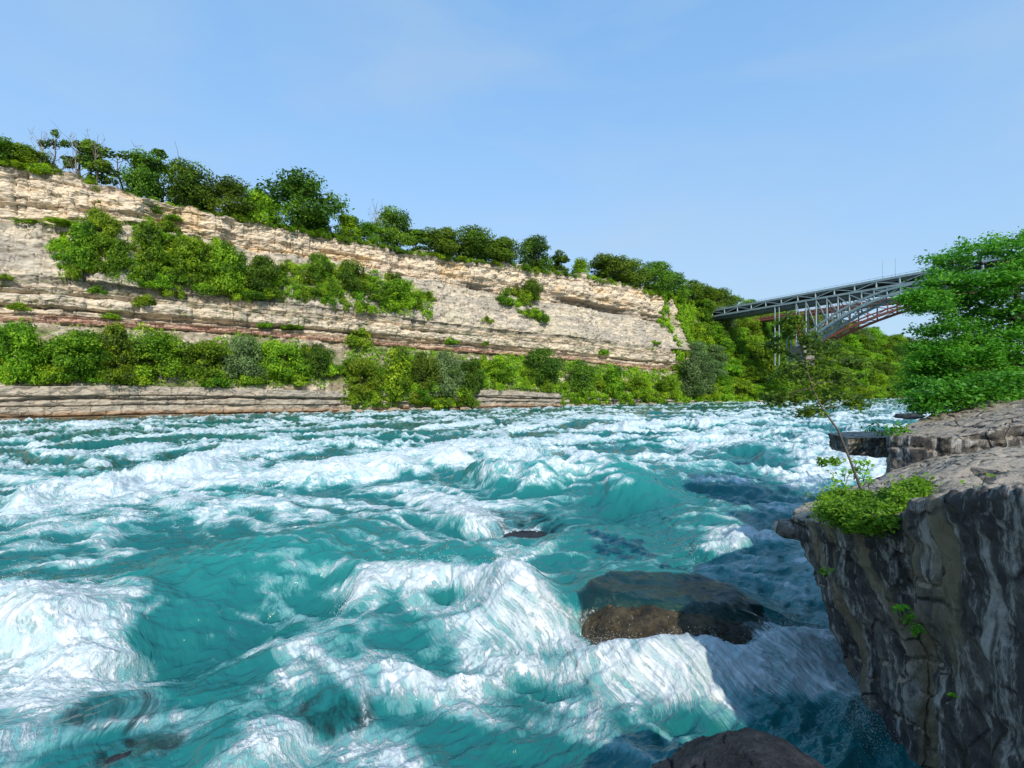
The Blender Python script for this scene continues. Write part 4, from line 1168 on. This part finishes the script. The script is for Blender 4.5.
# ------------------------------------------------------------------ bridges
def beam(bm, a, b, w, h):
    a = Vector(a); b = Vector(b); d = (b - a); L = d.length; d.normalize()
    up = Vector((0, 0, 1)); side = d.cross(up)
    if side.length < .05: side = Vector((1, 0, 0))
    side.normalize(); up2 = side.cross(d)
    vs = []
    for t in (0, L):
        for sx, sz in ((-1, -1), (1, -1), (1, 1), (-1, 1)):
            vs.append(bm.verts.new(a + d * t + side * sx * w / 2 + up2 * sz * h / 2))
    for q in ((0, 1, 2, 3), (7, 6, 5, 4), (0, 4, 5, 1), (1, 5, 6, 2), (2, 6, 7, 3), (3, 7, 4, 0)):
        bm.faces.new([vs[i] for i in q])
def bm_obj(name, bm, mat, parent=None):
    bmesh.ops.recalc_face_normals(bm, faces=bm.faces)
    me = bpy.data.meshes.new(name); bm.to_mesh(me); bm.free(); me.materials.append(mat)
    return link(name, me, parent)

A_ = P(733, 307, 258.0); C_ = P(922, 272.5, 1.0)
# the deck is level: find the depth of the right point for the same height
dR = (A_.z - H) * F / (HY - 272.5); R_ = P(922, 272.5, dR)
u_ = (R_ - A_); u_.z = 0; u_.normalize(); v_ = Vector((-u_.y, u_.x, 0))
if v_.y < 0: v_ = -v_                          # away from the viewer
ZT = A_.z
def steel_bridge(org, zt, span, mat, name, label, width, double=True, arch_depth=None, crown=None, bend=None, foot=None, panels=26, dark=None, gap=3.2):
    """org: near-side point of the far-left abutment top; runs along u_."""
    root = empty(name, (org.x, org.y, 0)); tag(root, label, 'bridge')
    o0 = Vector((0, 0, 0))
    def pt(t, z, side): return o0 + u_ * t + v_ * (side * width) + Vector((0, 0, z))
    pl = span / panels
    lower = zt - gap
    # decks
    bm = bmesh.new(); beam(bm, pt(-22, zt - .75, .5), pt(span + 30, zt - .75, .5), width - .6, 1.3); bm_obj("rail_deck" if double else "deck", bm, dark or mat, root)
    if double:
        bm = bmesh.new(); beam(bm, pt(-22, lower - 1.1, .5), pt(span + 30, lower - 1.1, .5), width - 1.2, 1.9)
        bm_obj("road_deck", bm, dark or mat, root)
    for sd in (0, 1):
        bm = bmesh.new(); beam(bm, pt(-22, zt, sd), pt(span + 30, zt, sd), .5, .9); bm_obj("top_chord", bm, mat, root)
        bm = bmesh.new(); beam(bm, pt(-22, lower, sd), pt(span + 30, lower, sd), .55, .85); bm_obj("lower_chord", bm, mat, root)
    bm = bmesh.new()
    for sd in (-.01, 1.01):
        beam(bm, pt(-22, zt + 1.1, sd), pt(span + 30, zt + 1.1, sd), .1, .1)
        t = -22
        while t < span + 30:
            beam(bm, pt(t, zt + .4, sd), pt(t, zt + 1.1, sd), .08, .08); t += 2.6
    bm_obj("railing", bm, mat, root)
    # arch: trussed rib, parabola of given rise
    t0, t1 = foot; mid = (t0 + t1) / 2
    def arch(t, dz):
        return crown - dz - bend * (t - mid) ** 2
    n = panels
    ts = [t0 + (t1 - t0) * i / n for i in range(n + 1)]
    for sd in (0, 1):
        bmc = bmesh.new()
        for i in range(n):
            beam(bmc, pt(ts[i], arch(ts[i], 0), sd), pt(ts[i + 1], arch(ts[i + 1], 0), sd), .6, .8 if double else .6)
        bm_obj("arch_upper_rib", bmc, mat, root)
        bmc = bmesh.new()
        def lowz(t): return arch(t, arch_depth * (.62 + .38 * min(1, abs(t - mid) / ((t1 - t0) / 2) * 1.6)) * (1 if abs(t - mid) < (t1 - t0) / 2 - 1 else .35))
        for i in range(n):
            beam(bmc, pt(ts[i], lowz(ts[i]), sd), pt(ts[i + 1], lowz(ts[i + 1]), sd), .8, 1.0 if double else 1.1)
        bm_obj("arch_lower_rib", bmc, mat, root)
        for i in range(n + 1):
            b1 = bmesh.new(); t = ts[i]; beam(b1, pt(t, lower - .4, sd), pt(t, lowz(t), sd), .42, .42); bm_obj("post", b1, mat, root)
            if i < n and arch(t, 0) < lower - 1.6:
                b1 = bmesh.new()
                if (ts[i] < mid): beam(b1, pt(ts[i], lower - .6, sd), pt(ts[i + 1], arch(ts[i + 1], 0), sd), .3, .34)
                else: beam(b1, pt(ts[i], arch(ts[i], 0), sd), pt(ts[i + 1], lower - .6, sd), .3, .34)
                bm_obj("diagonal", b1, mat, root)
        b1 = bmesh.new()
        for i in range(n):
            if i % 2: beam(b1, pt(ts[i], arch(ts[i], 0), sd), pt(ts[i + 1], lowz(ts[i + 1]), sd), .28, .28)
            else: beam(b1, pt(ts[i], lowz(ts[i]), sd), pt(ts[i + 1], arch(ts[i + 1], 0), sd), .28, .28)
        bm_obj("rib_lacing", b1, mat, root)
        if double:
            b1 = bmesh.new(); t = -22; k = 0
            while t < span + 26:
                beam(b1, pt(t, lower + .5, sd), pt(t, zt - .5, sd), .5, .5)
                if k % 2 == 0: beam(b1, pt(t, lower + .5, sd), pt(t + pl, zt - .5, sd), .32, .32)
                else: beam(b1, pt(t, zt - .5, sd), pt(t + pl, lower + .5, sd), .32, .32)
                t += pl; k += 1
            bm_obj("deck_truss", b1, mat, root)
    b1 = bmesh.new()
    for i in range(n + 1):
        for z in ((lower - 1.2, arch(ts[i], 0), lowz(ts[i])) if double else (lowz(ts[i]),)): beam(b1, pt(ts[i], z, 0), pt(ts[i], z, 1), .35, .35)
        if i < n and double: beam(b1, pt(ts[i], lowz(ts[i]), 0), pt(ts[i + 1], lowz(ts[i + 1]), 1), .25, .25)
    if double: bm_obj("cross_bracing", b1, mat, root)
    else:
        b1.free()
        for i in range(n + 1):
            b1 = bmesh.new(); beam(b1, pt(ts[i], lowz(ts[i]), 0), pt(ts[i], lowz(ts[i]), 1), .35, .35); bm_obj("cross_brace", b1, mat, root)
    # approach bents
    for t in ((25.0,) if double else (12.0,)):
        if t < t0 - 2 or not double:
            b1 = bmesh.new()
            for sd in (0, 1):
                beam(b1, pt(t - .8, 18, sd), pt(t - .8, lower - .4, sd), .4, .4); beam(b1, pt(t + 1.4, 18, sd), pt(t + 1.4, lower - .4, sd), .3, .3)
                beam(b1, pt(t - .8, lower - 6, sd), pt(t + 1.4, lower - 6, sd), .25, .25); beam(b1, pt(t - .8, lower - 13, sd), pt(t + 1.4, lower - 13, sd), .25, .25); beam(b1, pt(t, lower - 6, 0), pt(t, lower - 6, 1), .25, .25)
            bm_obj("support_tower", b1, mat, root)
    # masonry abutments
    for t in (t0 - .5, t1 + .5):
        b1 = bmesh.new(); beam(b1, pt(t, arch(t0, 0) - 9, .5), pt(t, arch(t0, 0) - arch_depth * .2, .5), 5, width + 3); bm_obj("abutment", b1, M_CONC, root)
    return root

org = A_
steel_bridge(org, ZT, 165, M_GREY, "arch_bridge", "grey-green double-deck steel arch bridge nearest the viewer, landing on the cliff rim", 9.0,
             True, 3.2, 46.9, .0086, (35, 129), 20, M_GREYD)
d2 = 35.0
org2 = Vector((A_.x, A_.y, 0)) + v_ * d2 * 1.0 
steel_bridge(Vector((org2.x, org2.y, 0)), 48.2, 165, M_RUST, "railway_bridge", "rust-red steel arch railway bridge running behind the grey-green one", 8.0,
             False, 2.0, 47.0, .0038, (14, 156), 17, M_RUST, 1.2)
# light poles on the deck near the right tree
for t in (71, 75.5):
    b = TB(); b.add([(0, 0, 0), (0, 0, 5.5), (.1, 0, 7.5)], [.09, .07, .05], 6)
    o = link("lamp_post", b.mesh("lamp_post", M_GREY), loc=(org.x + u_.x * t, org.y + u_.y * t, ZT + .3))
    tag(o, "thin grey mast on the bridge deck beside the big leafy tree", "mast", "thin masts on the bridge")

# ------------------------------------------------------------------ near rocks
def voxel_rock(name, coarse_bm, vox, mat, amp=.10, fscale=1.2, seed=0, dry=1.0, ledge=0.0, parent=None, streakdir=None):
    bmesh.ops.recalc_face_normals(coarse_bm, faces=coarse_bm.faces)
    me0 = bpy.data.meshes.new(name + "_c"); coarse_bm.to_mesh(me0); coarse_bm.free()
    tmp = bpy.data.objects.new("tmp", me0); COL.objects.link(tmp)
    md = tmp.modifiers.new("r", 'REMESH'); md.mode = 'VOXEL'; md.voxel_size = vox; md.use_smooth_shade = True
    bpy.context.view_layer.update()
    dg = bpy.context.evaluated_depsgraph_get()
    me = bpy.data.meshes.new_from_object(tmp.evaluated_get(dg))
    bpy.data.objects.remove(tmp)
    me.name = name
    n = len(me.vertices)
    co = np.empty(n * 3, dtype=np.float32); me.vertices.foreach_get("co", co); co = co.reshape(-1, 3).astype(float)
    no = np.empty(n * 3, dtype=np.float32); me.vertices.foreach_get("normal", no); no = no.reshape(-1, 3).astype(float)
    sd = seed * 7.7
    big = fbm3(co * fscale * .35 + sd, 3) * 2.4
    rid = (1 - np.abs(fbm3(co * fscale * .8 + sd + 3, 4, .55)) * 2.0)
    # flutes running down steep faces
    fl = fbm3(co * np.array([1.6, 1.6, .28]) * fscale + sd + 9, 4, .5)
    steep = 1 - np.abs(no[:, 2])
    fine = fbm3(co * fscale * 4 + sd, 4, .6)
    crack = -np.exp(-(np.abs(fbm3(co * fscale * .55 + sd + 20, 3)) / .035) ** 2)
    upf = np.clip(no[:, 2], 0, 1)
    d = amp * (big * .8 + rid * .8 * (1 - .7 * upf) + fl * 1.3 * steep + fine * .30 + crack * 1.0)
    if ledge > 0:
        zz = co[:, 2] / ledge + fbm3(co * .4, 2) * .6
        fr = zz - np.floor(zz)
        d += steep * amp * (1.6 * (np.modf(np.abs(np.sin(np.floor(zz) * 12.9 + sd) * 4375.5))[0] - .5) - 1.2 * np.exp(-(fr / .08) ** 2))
    co += no * d[:, None]
    me.vertices.foreach_set("co", co.astype(np.float32).reshape(-1))
    me.polygons.foreach_set("use_smooth", np.full(len(me.polygons), True))
    me.update()
    me.materials.clear(); me.materials.append(mat)
    fattr(me, "dry", np.full(n, dry))
    return link(name, me, parent)

def prism(rings):
    bm = bmesh.new(); R = []
    for ring in rings: R.append([bm.verts.new(p) for p in ring])
    n = len(R[0])
    for a, b in zip(R[:-1], R[1:]):
        for i in range(n):
            j = (i + 1) % n
            bm.faces.new([a[i], a[j], b[j]]); bm.faces.new([a[i], b[j], b[i]])
    bmesh.ops.triangulate(bm, faces=[bm.faces.new(R[0][::-1]), bm.faces.new(R[-1])])
    return bm

top = [(6.25, 10.6, 3.12), (5.95, 9.2, 3.45), (5.75, 7.6, 4.0), (6.1, 7.15, 4.15), (5.62, 6.7, 4.35), (5.35, 5.0, 4.95), (5.9, 2.5, 5.1), (15, 2.0, 5.2), (15, 9.5, 5.0), (11.2, 11.0, 4.75), (10.4, 13.2, 3.75), (8.4, 12.8, 3.2), (6.9, 11.9, 3.0)]
midr = [(6.75, 10.5, 1.5), (6.55, 9.2, 1.7), (6.45, 7.9, 1.9), (6.75, 7.3, 2.0), (6.0, 6.7, 2.1), (5.45, 5.0, 2.4), (5.6, 2.5, 2.5), (15, 2.0, 2.5), (15, 9.5, 2.5), (11.8, 11.2, 2.2), (10.9, 13.0, 1.8), (8.9, 12.4, 1.6), (7.6, 11.6, 1.5)]
bot = [(7.7, 10.3, -1.2), (7.2, 9.2, -1.2), (6.75, 8.0, -1.2), (6.8, 7.4, -1.2), (6.35, 6.9, -1.2), (5.55, 5.0, -1.2), (5.2, 2.5, -1.2), (15, 2.0, -1.2), (15, 9.5, -1.2), (12, 11.0, -1.2), (11.2, 12.8, -1.2), (9.6, 12.0, -1.2), (8.4, 11.3, -1.2)]
big = voxel_rock("rock_outcrop", prism([bot, midr, top]), .04, M_NEAR, .085, 1.2, 1, 1.0)
tag(big, "huge dark overhanging rock block with pale streaks and a tan top, right foreground", "rock")

t2 = [(10.2, 12.9, 4.75), (10.9, 11.9, 4.85), (14.5, 10.8, 5.75), (20, 10.6, 6.1), (20, 16, 6.0), (15, 15.5, 5.6), (11.2, 14.2, 4.9)]
b2 = [(10.3, 13.0, 2.4), (10.9, 12.2, 2.6), (14.5, 11.2, 3.8), (20, 11, 4), (20, 16, 3), (15, 15.5, 2.8), (11.2, 14.2, 2.4)]
o = voxel_rock("rock_block", prism([b2, t2]), .05, M_NEAR, .07, 1.2, 2, .7, ledge=.45)
tag(o, "long dark rock slab lying behind the tan ledge under the leafy tree", "rock")
pA = P(831, 436, 19.0); pB = P(900, 437, 19.0)
x0 = pA.x + .35
t3 = [(x0, 18.6, pA.z), (x0 + 1.5, 18.2, pA.z + .03), (x0 + 3, 18.3, pA.z + .05), (x0 + 9, 18.3, pA.z + .3), (x0 + 9, 21.5, pA.z + .3), (x0 + .4, 20.4, pA.z)]
b3 = [(x0 + .15, 18.8, 3.45), (x0 + 1.5, 18.5, 3.35), (x0 + 3, 18.5, 3.3), (x0 + 9, 18.5, 3), (x0 + 9, 21.5, 3), (x0 + .6, 20.4, 3.5)]
o = voxel_rock("rock_ledge", prism([b3, t3]), .05, M_NEAR, .04, 1.4, 3, .6, ledge=.28)
tag(o, "squat flat-topped dark ledge above the water left of the long slab", "rock")
# little rock nose at the water side of the outcrop
bm = bmesh.new(); bmesh.ops.create_icosphere(bm, subdivisions=2, radius=1)
p = P(794, 529, 11.0); bmesh.ops.scale(bm, vec=(.40, .5, .22), verts=bm.verts); bmesh.ops.translate(bm, vec=p, verts=bm.verts)
o = voxel_rock("rock_nose", bm, .03, M_NEAR, .03, 2.4, 4, 0.2); tag(o, "small dark knob sticking out from the tip of the overhanging block", "rock")
# bottom rock
bm = bmesh.new(); bmesh.ops.create_icosphere(bm, subdivisions=3, radius=1)
bmesh.ops.scale(bm, vec=(1.55, 1.1, 1.35), verts=bm.verts); p = P(738, 726, 5.9); bmesh.ops.translate(bm, vec=(p.x, 5.6, p.z - 1.40), verts=bm.verts)
o = voxel_rock("wet_boulder", bm, .03, M_SLATE, .07, 1.5, 6, 0.0); tag(o, "smooth dark slate boulder at the bottom edge of the view", "boulder")
# overflowed boulder in midstream
bm = bmesh.new(); bmesh.ops.create_icosphere(bm, subdivisions=4, radius=1)
for v in bm.verts:
    c = v.co; r = math.hypot(c.x, c.y)
    v.co = Vector((c.x * 1.0, c.y, math.copysign(abs(c.z) ** .55, c.z)))
bmesh.ops.scale(bm, vec=(BO['a'], BO['b'], 1.25), verts=bm.verts); bmesh.ops.rotate(bm, matrix=Matrix.Rotation(BO['ang'], 3, 'Z'), verts=bm.verts)
bmesh.ops.translate(bm, vec=(BO['c'][0], BO['c'][1], BO['top'] - 1.3), verts=bm.verts)
o = voxel_rock("flooded_boulder", bm, .035, M_BOULDER, .055, 1.6, 8, 0.0); tag(o, "broad brown boulder with a sheet of clear water sliding over it", "boulder")
LB = ["dark grey rock breaking through the big white wave in midstream", "dark rock awash in the white foam at lower left", "small dark rock awash in foam at the bottom left corner area",
      "dark olive rock under the foam left of bottom centre", "small dark rock under the water beside the brown boulder"]
for i, (px, py, zt, a, b) in enumerate(ROCKS):
    c = W(px, py, zt); hz = float(river_height(np.array([c[0], c[0]]), np.array([c[1], c[1]]))[0])
    bm = bmesh.new(); bmesh.ops.create_icosphere(bm, subdivisions=3, radius=1); hh = .7
    bmesh.ops.scale(bm, vec=(a * 1.25, b * 1.25, hh), verts=bm.verts); bmesh.ops.translate(bm, vec=(c[0], c[1], hz - .07 - hh), verts=bm.verts)
    o = voxel_rock("awash_rock", bm, .05 if a > 1 else .03, M_SLATE, .05, 2.0, 12 + i, 0.0)
    tag(o, LB[i], "rock")
# tiny far midstream rock near right tree
o = link("midstream_rock", stone_mesh("stone", 9, M_SLATE), loc=tuple(P(909, 416, 55))); o.scale = (1.6, 1.2, .5); tag(o, "flat dark rock in the water left of the leafy tree", "rock")

# ------------------------------------------------------------------ near vegetation
def spray_leaves(anchors, per, spread, size, rs, aspect=1.1, flat=.5):
    """small leaf sprays around twig tips"""
    A = np.repeat(np.array(anchors), per, 0); n = len(A)
    off = rs.randn(n, 3) * np.array([1, 1, flat]) * spread
    c = A + off
    nor = rs.randn(n, 3) * .5 + np.array([-.1, -.15, .8]); nor /= np.linalg.norm(nor, axis=1)[:, None]
    t = rs.randn(n, 3); t[:, 2] = t[:, 2] * .4 - .4; t -= (t * nor).sum(1)[:, None] * nor; t /= np.linalg.norm(t, axis=1)[:, None]
    b = np.cross(nor, t); sz = size * (.55 + .8 * rs.rand(n))[:, None]
    fold = nor * sz * .18
    v = np.stack([c - t * sz, c - t * sz * .1 + b * sz * .5 * aspect + fold, c + t * sz * 1.0, c - t * sz * .1 - b * sz * .5 * aspect + fold], 1).reshape(-1, 3)
    av = rs.rand(len(anchors)); val = np.clip(np.repeat(av, per) * .6 + rs.rand(n) * .4, 0, 1)
    return v, np.arange(4 * n).reshape(-1, 4), np.repeat(val, 4)

def near_tree(name, base, axis_pts, lobes, rs, leafmat, barkmat, size, per, ntip, spread, r0, label, cat='tree', depth_base=0):
    root = empty(name, base); tag(root, label, cat)
    base = np.array(base)
    tb = TB(); ax = [np.array(p) - base for p in axis_pts]
    tb.add(ax, list(np.linspace(r0, r0 * .35, len(ax))), 9)
    tips = []
    for (c, r) in lobes:
        c = np.array(c) - base
        j = int(np.argmin([np.linalg.norm(a - c) + .6 * max(0, a[2] - c[2]) for a in ax]))
        br = tb.wander(ax[j], c, r0 * .35, r0 * .12, rs, .05, 5, 6)
        for q in range(ntip):
            d = rs.randn(3); d /= np.linalg.norm(d); e = c + d * np.array(r) * (.35 + .7 * rs.rand())
            tb.wander(br[rs.randint(2, 5)], e, r0 * .09, r0 * .025, rs, .06, 3, 4); tips.append(e)
    V, Q, val = spray_leaves(tips, per, spread, size, rs)
    me = poly_mesh("foliage", V, Q, [leafmat]); fattr(me, "leafv", val)
    link("trunk", tb.mesh("trunk", barkmat), root); link("crown", me, root)
    return root

rs = np.random.RandomState(42)
# big leafy tree at right edge
lob = []
for (px, py, d, rx, rz) in [(955, 262, 17, 1.0, .55), (990, 250, 17, 1.1, .5), (1020, 262, 16.5, 1.1, .6), (945, 285, 16.6, 1.0, .5), (985, 285, 16, 1.2, .6), (1030, 295, 16, 1.3, .7),
                            (932, 305, 16.5, .7, .35), (965, 308, 17, 1.0, .5), (1005, 315, 16.5, 1.1, .6), (1050, 330, 17, 1.4, .9), (930, 350, 16.5, .8, .35), (960, 352, 16, 1.0, .45),
                            (1000, 355, 17, 1.2, .7), (1035, 370, 16, 1.3, .8), (928, 372, 17, .6, .35), (965, 382, 16.3, .9, .45), (1000, 392, 16.5, 1.1, .5), (1040, 405, 17, 1.2, .6),
                            (945, 330, 16.5, .8, .4), (975, 345, 16.2, 1.0, .5), (1005, 338, 16.2, 1.0, .5), (918, 300, 16.7, .35, .25), (920, 385, 16.5, .45, .3), (940, 365, 16.4, .8, .4), (990, 372, 16.0, 1.0, .5), (1015, 270, 15.8, 1.0, .5), (950, 395, 16.3, .8, .4), (980, 402, 16.3, .9, .35), (1070, 280, 17, 1.5, .9), (1080, 370, 17, 1.6, 1.1), (1110, 310, 18, 1.8, 1.2), (980, 335, 18, 1.0, .6), (940, 400, 17.5, .6, .35), (1060, 240, 17, 1.4, .7), (1120, 380, 18, 1.8, 1.2)]:
    p = P(px, py, d); lob.append(((p.x, p.y, p.z), (rx, rx, rz)))
bx = P(1048, 425, 17.5)
near_tree("broadleaf_tree", (bx.x, bx.y, 4.2), [(bx.x, bx.y, 4.2), tuple(P(1040, 395, 17.5)), tuple(P(1032, 360, 17.3)), tuple(P(1022, 320, 17.2)), tuple(P(1015, 285, 17.2)), tuple(P(1010, 262, 17.2))],
          lob, rs, M_LEAF_NEAR, M_BARKD, .060, 95, 20, .18, .17, "large leafy green tree overhanging the water at the right edge")
# dark treetop poking in at the very right
lob = [((P(px, py, 21).x, 21, P(px, py, 21).z), (.5, .5, .35)) for (px, py) in [(1022, 240), (1035, 236), (1045, 250)]]
near_tree("tree", tuple(P(1046, 400, 21)), [tuple(P(1046, 400, 21)), tuple(P(1042, 320, 21)), tuple(P(1036, 245, 21))], lob, rs, M_LEAF_TREE, M_BARKD, .1, 40, 9, .16, .10, "dark treetop rising behind the large leafy tree at the right edge")
# sapling leaning out over the water
D = 9.6
lob = []
for (px, py, r, dd) in [(798, 330, .26, 0), (782, 345, .25, .3), (812, 345, .24, -.2), (800, 362, .28, .2), (830, 352, .24, .1), (785, 372, .25, -.2), (815, 378, .28, .2), (846, 378, .22, 0), (795, 395, .24, .1),
                        (830, 398, .22, .3), (775, 398, .16, 0), (858, 360, .16, .2), (812, 412, .16, 0), (856, 402, .14, -.1), (790, 322, .16, 0)]:
    p = P(px, py, D + dd); lob.append(((p.x, p.y, p.z), (r * 1.3, r * 1.1, r * 1.0)))
b0 = P(862, 492, D)
near_tree("sapling", tuple(b0), [tuple(b0), tuple(P(850, 460, D)), tuple(P(838, 430, D)), tuple(P(822, 408, D)), tuple(P(812, 388, D)), tuple(P(805, 362, D)), tuple(P(798, 335, D))],
          lob, rs, M_LEAF_SAP, M_BARK, .046, 22, 13, .075, .026, "slender sapling with small dark leaves leaning over the rapids from the rock")

def weed_clump(name, pts, size, per, spread, mat, label, cat='plant', stem=.25, seed=1):
    """leafy stems rising from a rock: foliage + stems"""
    rs = np.random.RandomState(seed); base = np.mean(np.array(pts), 0)
    root = empty(name, tuple(base)); tag(root, label, cat)
    tb = TB(); tips = []
    for p in pts:
        p = np.array(p) - base
        e = p + np.array([rs.randn() * .3, rs.randn() * .3, 1]) * stem * (.5 + rs.rand())
        tb.wander(p - np.array([0, 0, .05]), e, .008, .004, rs, .05, 4, 4); tips += [e, (p + e) / 2]
    V, Q, val = spray_leaves(tips, per, spread, size, rs)
    me = poly_mesh("foliage", V, Q, [mat]); fattr(me, "leafv", val)
    link("stems", tb.mesh("stems", M_LEAF_SAP), root); link("foliage", me, root)
    return root
rw = random.Random(9)
pts = []
for (px, py, d) in [(828, 505, 10.0), (840, 512, 9.6), (850, 520, 9.2), (862, 524, 8.8), (875, 526, 8.5), (885, 515, 8.6), (895, 508, 8.7), (905, 500, 8.8), (915, 492, 9.0), (860, 508, 9.4), (875, 505, 9.4), (840, 500, 10.2), (890, 500, 9.3), (855, 500, 10), (868, 515, 9.0)]:
    for j in range(9):
        p = P(px + rw.uniform(-8, 8), py + rw.uniform(-4, 7), d - .35 + rw.uniform(-.3, .2)); pts.append(tuple(p))
for (px, py, d) in [(826, 516, 8.9), (838, 522, 8.55), (850, 526, 8.2), (862, 529, 7.95), (874, 530, 7.7), (884, 526, 7.5), (893, 518, 7.6), (845, 516, 8.3), (868, 520, 7.8), (905, 506, 7.9), (918, 494, 8.2)]:
    for j in range(10):
        p = P(px + rw.uniform(-7, 7), py + rw.uniform(-4, 6), d + rw.uniform(-.25, .12)); pts.append(tuple(p))
weed_clump("leafy_weeds", pts, .036, 30, .085, M_LEAF_WEED, "bright green leafy weeds spilling over the edge of the dark block", stem=.12, seed=3)
def small_clump(lst, d, n, label, size=.04, per=12, spread=.06, stem=.2, mat=None, seed=5, jit=6):
    pts = []
    for (px, py) in lst:
        for j in range(n): pts.append(tuple(P(px + rw.uniform(-jit, jit), py + rw.uniform(-jit * .5, jit * .5), d)))
    return weed_clump("wild_plant", pts, size, per, spread, mat or M_LEAF_WEED, label, stem=stem, seed=seed)
small_clump([(825, 462), (834, 462)], 10.1, 3, "flat leafy sprig beside the sapling stem", size=.05, stem=.02, seed=6)
small_clump([(850, 480), (858, 476), (865, 486), (835, 492)], 9.9, 3, "light green stems growing at the foot of the sapling", stem=.28, seed=7)
small_clump([(978, 502), (982, 520)], 5.9, 3, "spindly weed rooted in a crack of the right rock face", size=.03, per=6, spread=.05, stem=.25, seed=8, jit=3)
small_clump([(827, 574)], 9.2, 3, "tiny yellow-green tuft on the left side of the dark rock face", size=.035, per=8, spread=.04, stem=.05, seed=9, jit=3)
small_clump([(903, 612), (908, 622), (916, 634)], 6.6, 3, "small green creeper halfway down the dark rock face", size=.028, per=9, spread=.04, stem=.06, seed=10, jit=5)
small_clump([(948, 697)], 6.0, 1, "single broad green leaf low on the rock face", size=.045, per=4, spread=.02, stem=.02, seed=11, jit=3)
small_clump([(893, 438), (900, 434)], 13.0, 4, "yellowish grass tuft at the left end of the long slab", size=.06, per=8, spread=.1, stem=.25, seed=12)
small_clump([(928, 412), (936, 408), (945, 404), (958, 402), (970, 404), (985, 398), (1000, 394), (1015, 390)], 14.5, 6, "bright green bushes on top of the long slab below the leafy tree", size=.07, per=60, spread=.22, stem=.35, mat=M_LEAF_NEAR, seed=13, jit=9)
small_clump([(873, 432), (885, 436)], 19, 3, "low green growth on the squat ledge", size=.07, per=8, spread=.12, stem=.2, seed=14)
